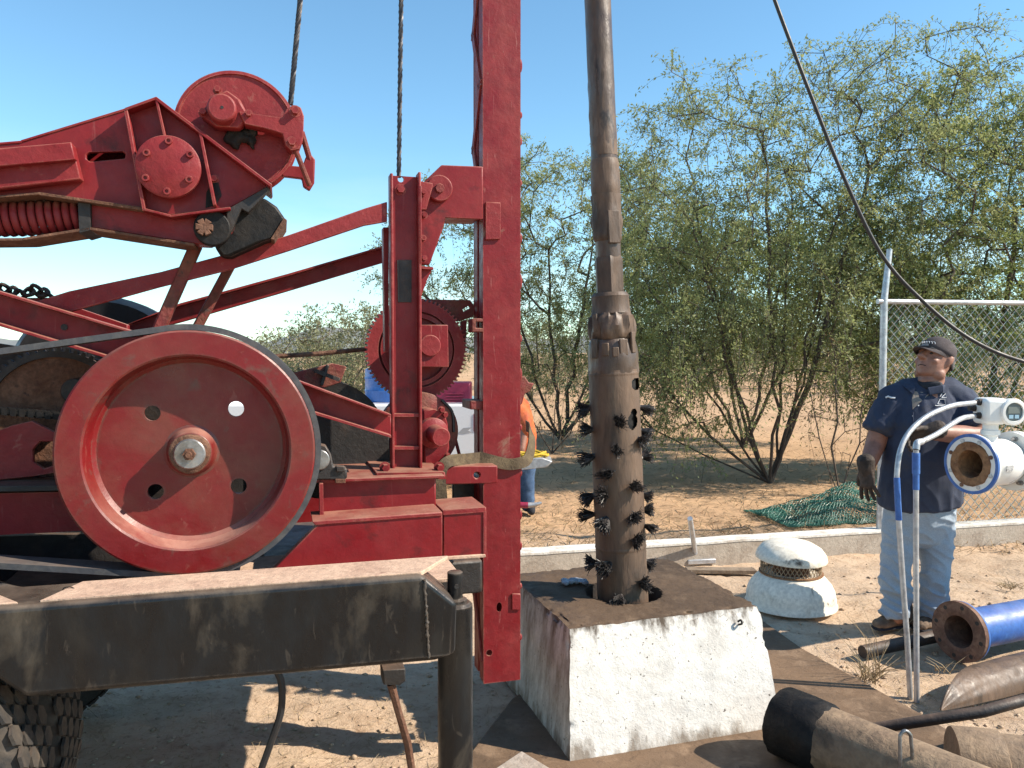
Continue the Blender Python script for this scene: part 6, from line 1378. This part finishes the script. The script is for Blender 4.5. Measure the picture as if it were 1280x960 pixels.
# ------------------------------------------------------------------ trees
def make_tree(name, label, base, stems, lobes, npts, seed, leaf_mat, leaves_per, leaf_len, twig_len=0.34, bark='bark', group=None, r0=0.0045, bf=0.35, twigs=3, minz=0.3, cat='tree', droop=0.35, keep=None):
    """stems: list of (dx, dy, height) fanning out of the base; lobes: ellipsoids (centre, radii, weight) relative to base"""
    rg = np.random.default_rng(seed); base = Vector((base[0], base[1], soil_h(base[0], base[1])))
    t = thing(name, tuple(base), label, cat, group)
    P = [np.zeros(3)]; par = [-1]; plen = [0.0]
    for (dx, dy, h) in stems:
        last = 0; n = max(3, int(h / 0.28)); o = rg.normal(0, 0.06, 2)
        for k in range(1, n + 1):
            f = k / n; w_ = f ** 0.85
            p = np.array([o[0] * min(1, f * 4) + dx * w_ + rg.normal(0, 0.025), o[1] * min(1, f * 4) + dy * w_ + rg.normal(0, 0.025), h * f])
            P.append(p); par.append(last); plen.append(plen[last] + np.linalg.norm(p - P[last])); last = len(P) - 1
    W = np.array([l[2] for l in lobes], float); W /= W.sum(); att = []
    while len(att) < npts:
        c, rr, _ = lobes[rg.choice(len(lobes), p=W)]; q = rg.normal(0, 1, 3); q /= np.linalg.norm(q); q *= rg.uniform(0.25, 1) ** 0.5
        p = np.array(c) + q * np.array(rr)
        if p[2] > minz and (keep is None or keep(p)): att.append(p)
    att = np.array(att); N = len(att); best = np.full(N, 1e9); bi = np.zeros(N, int); left = np.ones(N, bool)
    def upd(i):
        d = np.linalg.norm(att - P[i], axis=1); up = np.clip(P[i][2] - att[:, 2], 0, None)
        c = d + bf * 0.35 * plen[i] + up * 0.8 ; k = c < best; best[k] = c[k]; bi[k] = i
    for i in range(2, len(P)): upd(i)
    while left.any():
        k = np.argmin(np.where(left, best, 1e9)); left[k] = False; pa_ = bi[k]; d = att[k] - P[pa_]; L_ = np.linalg.norm(d); n = max(1, int(L_ / 0.22)); last = pa_
        for j in range(1, n + 1):
            p = P[pa_] + d * j / n + (rg.normal(0, 0.03, 3) if j < n else 0); p = p + np.array([0, 0, 0.10 * L_ * math.sin(math.pi * j / n) * 0.5])
            P.append(p); par.append(last); plen.append(plen[last] + L_ / n); last = len(P) - 1; upd(last)
    P = np.array(P); n = len(P); ex = 2.25; acc = np.zeros(n); kids = np.zeros(n, int)
    for i in range(n - 1, 0, -1):
        if kids[i] == 0: acc[i] += r0 ** ex
        acc[par[i]] += acc[i]; kids[par[i]] += 1
    rad = np.maximum(acc, r0 ** ex) ** (1 / ex)
    Bv = np.array(tuple(base)); V = []; Fc = []; cnt = 0
    for i in range(1, n):
        a, b = P[par[i]] + Bv, P[i] + Bv; d = b - a; L_ = np.linalg.norm(d)
        if L_ < 1e-5: continue
        d = d / L_; hint = np.array([1., 0, 0]) if abs(d[2]) > 0.8 else np.array([0, 0, 1.]); e1_ = np.cross(hint, d); e1_ /= np.linalg.norm(e1_); e2_ = np.cross(d, e1_)
        ra = min(rad[par[i]], rad[i] * 1.25) if par[i] else rad[i] * 1.15; rb = rad[i]; ns = 6 if rad[i] > 0.012 else 4
        for q in range(4 if ns == 4 else 6):
            pass
        k = 6; an = np.arange(k) * 2 * math.pi / k
        ring = np.outer(np.cos(an), e1_) + np.outer(np.sin(an), e2_)
        V.append(a + ring * ra); V.append(b + d * rb * 0.4 + ring * rb)
        for q in range(k): Fc.append((cnt + q, cnt + (q + 1) % k, cnt + k + (q + 1) % k, cnt + k + q))
        cnt += 2 * k
    tips = np.where((rad < 0.014) & (P[:, 2] > minz * 0.7))[0]
    # twigs with small leaves strung along them
    nt = len(tips) * twigs; src = np.repeat(tips, twigs); o = P[src] + Bv
    outd = P[src] - np.array([0, 0, P[:, 2].max() * 0.4]); outd /= np.linalg.norm(outd, axis=1, keepdims=True) + 1e-6
    dv = outd * 0.6 + rg.normal(0, 0.75, (nt, 3)); dv /= np.linalg.norm(dv, axis=1, keepdims=True); Lt = twig_len * rg.uniform(0.5, 1.25, nt)
    def along(tt): return o[:, None, :] + dv[:, None, :] * (Lt[:, None] * tt)[:, :, None] - np.array([0, 0, 1.0]) * (droop * Lt[:, None] * tt ** 2)[:, :, None]
    tw = along(np.tile(np.array([0, 0.5, 1.0]), (nt, 1))); side_ = np.cross(dv, np.array([0.3, 0.2, 1.0])); side_ /= np.linalg.norm(side_, axis=1, keepdims=True) + 1e-6
    w0 = 0.0028
    TVv = []
    for k, f in ((0, 1.0), (1, 0.8), (2, 0.4)): TVv += [tw[:, k] - side_ * w0 * f, tw[:, k] + side_ * w0 * f]
    TVv = np.stack(TVv, 1).reshape(-1, 3); bI = cnt + np.arange(nt)[:, None] * 6
    FT_ = np.concatenate([bI + np.array([0, 1, 3, 2]), bI + np.array([2, 3, 5, 4])]); V = np.concatenate(V + [TVv]); Fc = np.concatenate([np.array(Fc), FT_])
    fast_mesh('trunk', V, Fc, bark, t, smooth=True)
    m_ = leaves_per; tt = rg.uniform(0.12, 1.0, (nt, m_)); lp = along(tt).reshape(-1, 3) + rg.normal(0, 0.018, (nt * m_, 3))
    ld = np.repeat(dv, m_, 0) * 0.4 + rg.normal(0, 0.7, (nt * m_, 3)) + np.array([0, 0, -0.15]); ld /= np.linalg.norm(ld, axis=1, keepdims=True)
    nn = rg.normal(0, 0.6, (nt * m_, 3)) + np.array([0, 0, 0.7]); sd = np.cross(ld, nn); sd /= np.linalg.norm(sd, axis=1, keepdims=True) + 1e-6
    ll = leaf_len * rg.uniform(0.6, 1.3, (nt * m_, 1)); wv = ll * rg.uniform(0.13, 0.22, (nt * m_, 1))
    LV = np.stack([lp, lp + ld * ll * 0.45 + sd * wv, lp + ld * ll, lp + ld * ll * 0.55 - sd * wv], 1).reshape(-1, 3)

    fast_mesh('crown', LV, np.arange(len(LV)).reshape(-1, 4), leaf_mat, t)
    return t
tb = G(962, 603)
make_tree('mesquite_tree', 'large multi-stemmed mesquite tree between the tool string and the fence', tb,
          [(-2.1, -0.2, 2.0), (-1.6, 0.5, 2.7), (-1.1, -0.5, 3.0), (-0.7, 0.4, 3.4), (-0.25, -0.2, 3.6), (0.25, 0.3, 3.6), (0.65, -0.3, 3.8), (1.3, 0.3, 3.9), (0.9, 0.7, 3.0), (-2.4, 0.2, 1.3)],
          [((-0.6, 0, 3.6), (1.5, 1.3, 1.35), 1.3), ((0.9, 0, 3.9), (1.9, 1.4, 1.5), 1.7), ((2.3, 0.2, 3.9), (1.5, 1.3, 1.6), 1.2), ((-1.3, 0, 2.2), (1.0, 1.1, 1.2), 0.8), ((0.2, 0.2, 2.4), (1.5, 1.2, 0.9), 0.8), ((1.4, 0, 2.2), (1.1, 1.0, 0.9), 0.6), ((-1.6, 0, 1.3), (0.8, 0.9, 0.8), 0.55), ((-0.9, -0.4, 1.5), (1.0, 0.7, 0.9), 0.5), ((0.5, -0.5, 1.9), (1.2, 0.6, 0.9), 0.5), ((1.6, 0, 5.0), (1.4, 1.0, 0.5), 0.3), ((-0.9, 0, 4.7), (0.8, 0.8, 0.4), 0.12)],
          840, 11, 'leaf_olive', 19, 0.046, twigs=7, minz=0.4, r0=0.0042, twig_len=0.46, droop=0.5)
tb2 = G(700, 549)
make_tree('mesquite_tree', 'feathery mesquite tree seen between the red mast and the tool string', tb2,
          [(-1.5, 0, 2.2), (-0.9, 0.4, 3.0), (-0.2, -0.3, 3.4), (0.5, 0.2, 3.6), (1.2, 0, 3.2), (1.6, 0.3, 2.4)],
          [((0.0, 0, 3.7), (2.1, 1.6, 1.8), 1.6), ((1.5, 0, 3.5), (1.3, 1.4, 1.6), 1.0), ((-1.7, 0, 3.4), (1.7, 1.2, 1.4), 0.8), ((0, 0, 1.9), (2.2, 1.4, 1.0), 1.1), ((2.2, 0, 2.0), (1.2, 1.2, 1.2), 0.6)],
          850, 23, 'leaf_olive', 17, 0.060, twigs=6, droop=0.5, minz=0.8, r0=0.0055, twig_len=0.42)
tb3 = Vector((6.0, 10.4, 0))
make_tree('mesquite_tree', 'dense green mesquite tree behind the chain-link fence at the right edge', tb3,
          [(-1.0, 0, 2.6), (-0.4, 0.4, 3.2), (0.3, -0.2, 3.4), (1.0, 0.2, 3.0), (-1.4, 0.2, 1.6)],
          [((-0.3, 0, 3.2), (1.7, 1.4, 1.6), 1.3), ((1.0, 0, 3.3), (1.6, 1.4, 1.7), 1.0), ((-0.7, 0, 1.8), (1.3, 1.1, 1.1), 0.9), ((0.7, 0, 1.5), (1.4, 1.2, 1.1), 0.6), ((0.2, 0, 4.7), (1.3, 1, 0.6), 0.3)],
          660, 31, 'leaf_green', 21, 0.052, twigs=7, droop=0.5, minz=0.5, r0=0.0052)
tb5 = Vector((3.9, 13.5, 0))
make_tree('mesquite_tree', 'mesquite tree farther back whose crown fills the gap behind the fence post', tb5,
          [(-1.0, 0, 2.2), (-0.3, 0.4, 2.8), (0.5, -0.2, 2.9), (1.2, 0.2, 2.4)],
          [((-0.3, 0, 2.7), (2.0, 1.4, 1.4), 1.3), ((1.4, 0, 2.6), (1.8, 1.4, 1.4), 1.0)],
          420, 37, 'leaf_green', 12, 0.080, twigs=7, minz=0.7, r0=0.0055)
tb4 = G(1050, 622)
make_tree('young_shrub', 'thin young shrub with bare stems right of the big mesquite trunk', tb4, [(0.05, 0, 1.7), (-0.25, 0.1, 1.3), (0.3, 0.1, 1.2)],
          [((0.05, 0, 1.1), (0.5, 0.4, 0.75), 1)], 45, 41, 'leaf_dry', 3, 0.045, twigs=3, minz=0.25, r0=0.0035, cat='shrub', twig_len=0.25)
tb6 = G(690, 566)
make_tree('bare_shrub', 'sparse twiggy shrub on the bare ground right of the mast', tb6, [(-0.5, 0, 1.0), (0.2, 0.1, 1.4), (0.7, 0.1, 1.0)],
          [((0.1, 0, 0.9), (1.0, 0.6, 0.7), 1)], 60, 43, 'leaf_dry', 3, 0.05, twigs=3, minz=0.2, r0=0.0042, cat='shrub', twig_len=0.3)
# pale bushes at the left, seen through the rig, and scrub along the horizon: each its own thing
bushes = [(405, 17, 2.6, 1.7, 'tall pale wispy bush between the flywheel and the gear'), (452, 19, 3.0, 1.5, 'pale bush just left of the big gear'), (372, 22, 2.1, 2.0, 'low olive bush above the flywheel rim'), (480, 24, 2.6, 2.2, 'olive bush behind the red column')]
for i, (px, Y, h, w_, lb) in enumerate(bushes):
    p = G(px, 480); p = Vector((D(px, 470, Y).x, Y, 0))
    make_tree('desert_bush', lb, p, [(-0.5 * w_, 0, h * 0.5), (0, 0.2, h * 0.7), (0.5 * w_, 0, h * 0.5)], [((0, 0, h * 0.55), (w_, w_ * 0.8, h * 0.42), 1)], 150, 50 + i, 'leaf_pale', 9, 0.085, twigs=4, minz=0.25, r0=0.005, cat='bush', bark='bark_thin', group='bushes beyond the rig', twig_len=0.4)
def copy_tree(src, loc, rot, sc, label):
    r = src.copy(); COL.objects.link(r); r.location = loc; r.rotation_euler = (0, 0, rot); r.scale = (sc, sc, sc); r['label'] = label; r['group'] = 'scrub along the horizon'
    for ch in src.children:
        c = ch.copy(); COL.objects.link(c); c.parent = r
    return r
bsrc = [o for o in bpy.data.objects if o.name.startswith('desert_bush') and o.parent is None]
rg = np.random.default_rng(5)
spots_b = [(665, 26), (640, 34), (700, 30), (725, 40), (760, 34), (790, 45), (820, 32), (850, 50), (880, 36), (915, 44), (950, 33), (985, 50), (1020, 38), (1055, 30), (1085, 46), (1120, 34), (1160, 42), (1205, 36), (1250, 48), (1290, 38), (330, 40), (290, 46), (420, 44), (500, 36), (540, 30), (570, 42)]
for i, (px, Y) in enumerate(spots_b):
    sc = rg.uniform(0.65, 1.25); p = Vector((D(px, 470, Y).x, Y, 0)); p.z = soil_h(p.x, p.y) - 0.05
    copy_tree(bsrc[i % len(bsrc)], p, rg.uniform(0, 6), sc, 'olive scrub bush on the plain far behind the trees')

# dry grass tuft by the conduits
def tuft(base, n, h, sp, seed, label, mat='straw', lean=(0, 0)):
    rg = np.random.default_rng(seed); m = MB(); base = Vector(base)
    for k in range(n):
        a = rg.uniform(0, 6.28); l_ = h * rg.uniform(0.35, 1.0); q = base + Vector((rg.normal(0, 0.03), rg.normal(0, 0.03), 0)); d = Vector((math.cos(a) * sp + lean[0], math.sin(a) * sp + lean[1], 1)).normalized()
        m.tube([q, q + d * l_ * 0.5, q + d * l_ + Vector((math.cos(a), math.sin(a), -0.4)) * l_ * 0.25], [0.0022, 0.0018, 0.0006], 3, cap=False)
    return tag(m.build('grass_tuft', mat, smooth=0, fix=False, origin=base), label, 'grass tuft', 'dry tufts')
tuft(G(1086, 850), 46, 0.24, 0.8, 1, 'dry straw tuft beside the foot of the conduits', lean=(0.25, 0))
tuft(G(1092, 840), 5, 0.42, 0.25, 2, 'few tall dry stalks left of the conduits')
tuft(G(1262, 735), 40, 0.10, 1.2, 3, 'flat dry tuft on the sand near the right edge')
tuft(G(1000, 655, 0), 30, 0.28, 0.6, 4, 'dry tuft at the foot of the big tree trunk')
tuft(G(1180, 838), 10, 0.12, 0.9, 5, 'short dry stalks in front of the rusty flange')

# ------------------------------------------------------------------ litter: pebbles, straw and fallen leaves
def scatter(n, poly_px, seed):
    rg = np.random.default_rng(seed); out = []
    while len(out) < n:
        px, py = rg.uniform(poly_px[0], poly_px[2]), rg.uniform(poly_px[1], poly_px[3]); p = G(px, py); out.append((p.x, p.y))
    return out, rg
def pebbles(pts, rg, r_lo, r_hi):
    V = []; Fc = []; ico = np.array([(0, 0, -1), (1, 0, 0), (0.3, 0.95, 0), (-0.8, 0.6, 0), (-0.8, -0.6, 0), (0.3, -0.95, 0), (0, 0, 1)]); fc = [(0, 2, 1), (0, 3, 2), (0, 4, 3), (0, 5, 4), (0, 1, 5), (6, 1, 2), (6, 2, 3), (6, 3, 4), (6, 4, 5), (6, 5, 1)]
    for i, (x, y) in enumerate(pts):
        r = r_lo + (r_hi - r_lo) * rg.uniform(0, 1) ** 4; a = rg.uniform(0, 6.28); q = ico * (1 + rg.normal(0, 0.14, ico.shape)) * np.array([1.2, 0.85, 0.6]) * r
        ca, sa_ = math.cos(a), math.sin(a); q = np.stack([q[:, 0] * ca - q[:, 1] * sa_, q[:, 0] * sa_ + q[:, 1] * ca, q[:, 2]], 1) + np.array([x, y, soil_h(x, y) + r * 0.25])
        o = len(V) * 7; V.append(q); Fc += [(f[0] + o, f[1] + o, f[2] + o) for f in fc]
    return np.concatenate(V), np.array(Fc)
pts, rg = scatter(1500, (930, 660, 1400, 960), 3); p2, _ = scatter(900, (60, 830, 720, 1000), 4); p3, _ = scatter(900, (640, 500, 1280, 660), 6)
V_, F_ = pebbles(pts + p2 + p3, rg, 0.002, 0.017); tag(fast_mesh('pebbles', V_, F_, 'stone', smooth=False), 'small pebbles and clods strewn over the sand', 'pebbles', kind='stuff')
def straws(pts, rg, l_lo, l_hi, wd, flat, mat, name, label):
    pts = np.array([(x, y, soil_h(x, y) + 0.004) for x, y in pts]); n = len(pts); a = rg.uniform(0, 6.28, n); l_ = rg.uniform(l_lo, l_hi, n)[:, None]; el_ = rg.uniform(0, flat, n)
    d = np.stack([np.cos(a) * np.cos(el_), np.sin(a) * np.cos(el_), np.sin(el_)], 1); s_ = np.stack([-np.sin(a), np.cos(a), rg.uniform(-0.5, 0.5, n)], 1) * wd
    V = np.stack([pts - s_, pts + s_, pts + d * l_ + s_ * 0.4 + np.array([0, 0, 0.003]), pts + d * l_ - s_ * 0.4 + np.array([0, 0, 0.003])], 1).reshape(-1, 3)
    return tag(fast_mesh(name, V, np.arange(4 * n).reshape(-1, 4), mat), label, name.replace('_', ' '), kind='stuff')
pa, rg = scatter(2600, (1010, 690, 1400, 910), 8); pb_, _ = scatter(1300, (100, 840, 700, 1000), 9)
straws(pa + pb_, rg, 0.02, 0.085, 0.0012, 0.35, 'straw', 'dry_straw', 'dry straw scattered over the sand')
pc, rg = scatter(9000, (640, 500, 1280, 690), 10); straws(pc, rg, 0.03, 0.16, 0.004, 0.5, 'leaf_dry', 'leaf_litter', 'dry leaf litter and twigs under the trees')
for o in bpy.data.objects:
    if '_org' in o: del o['_org']
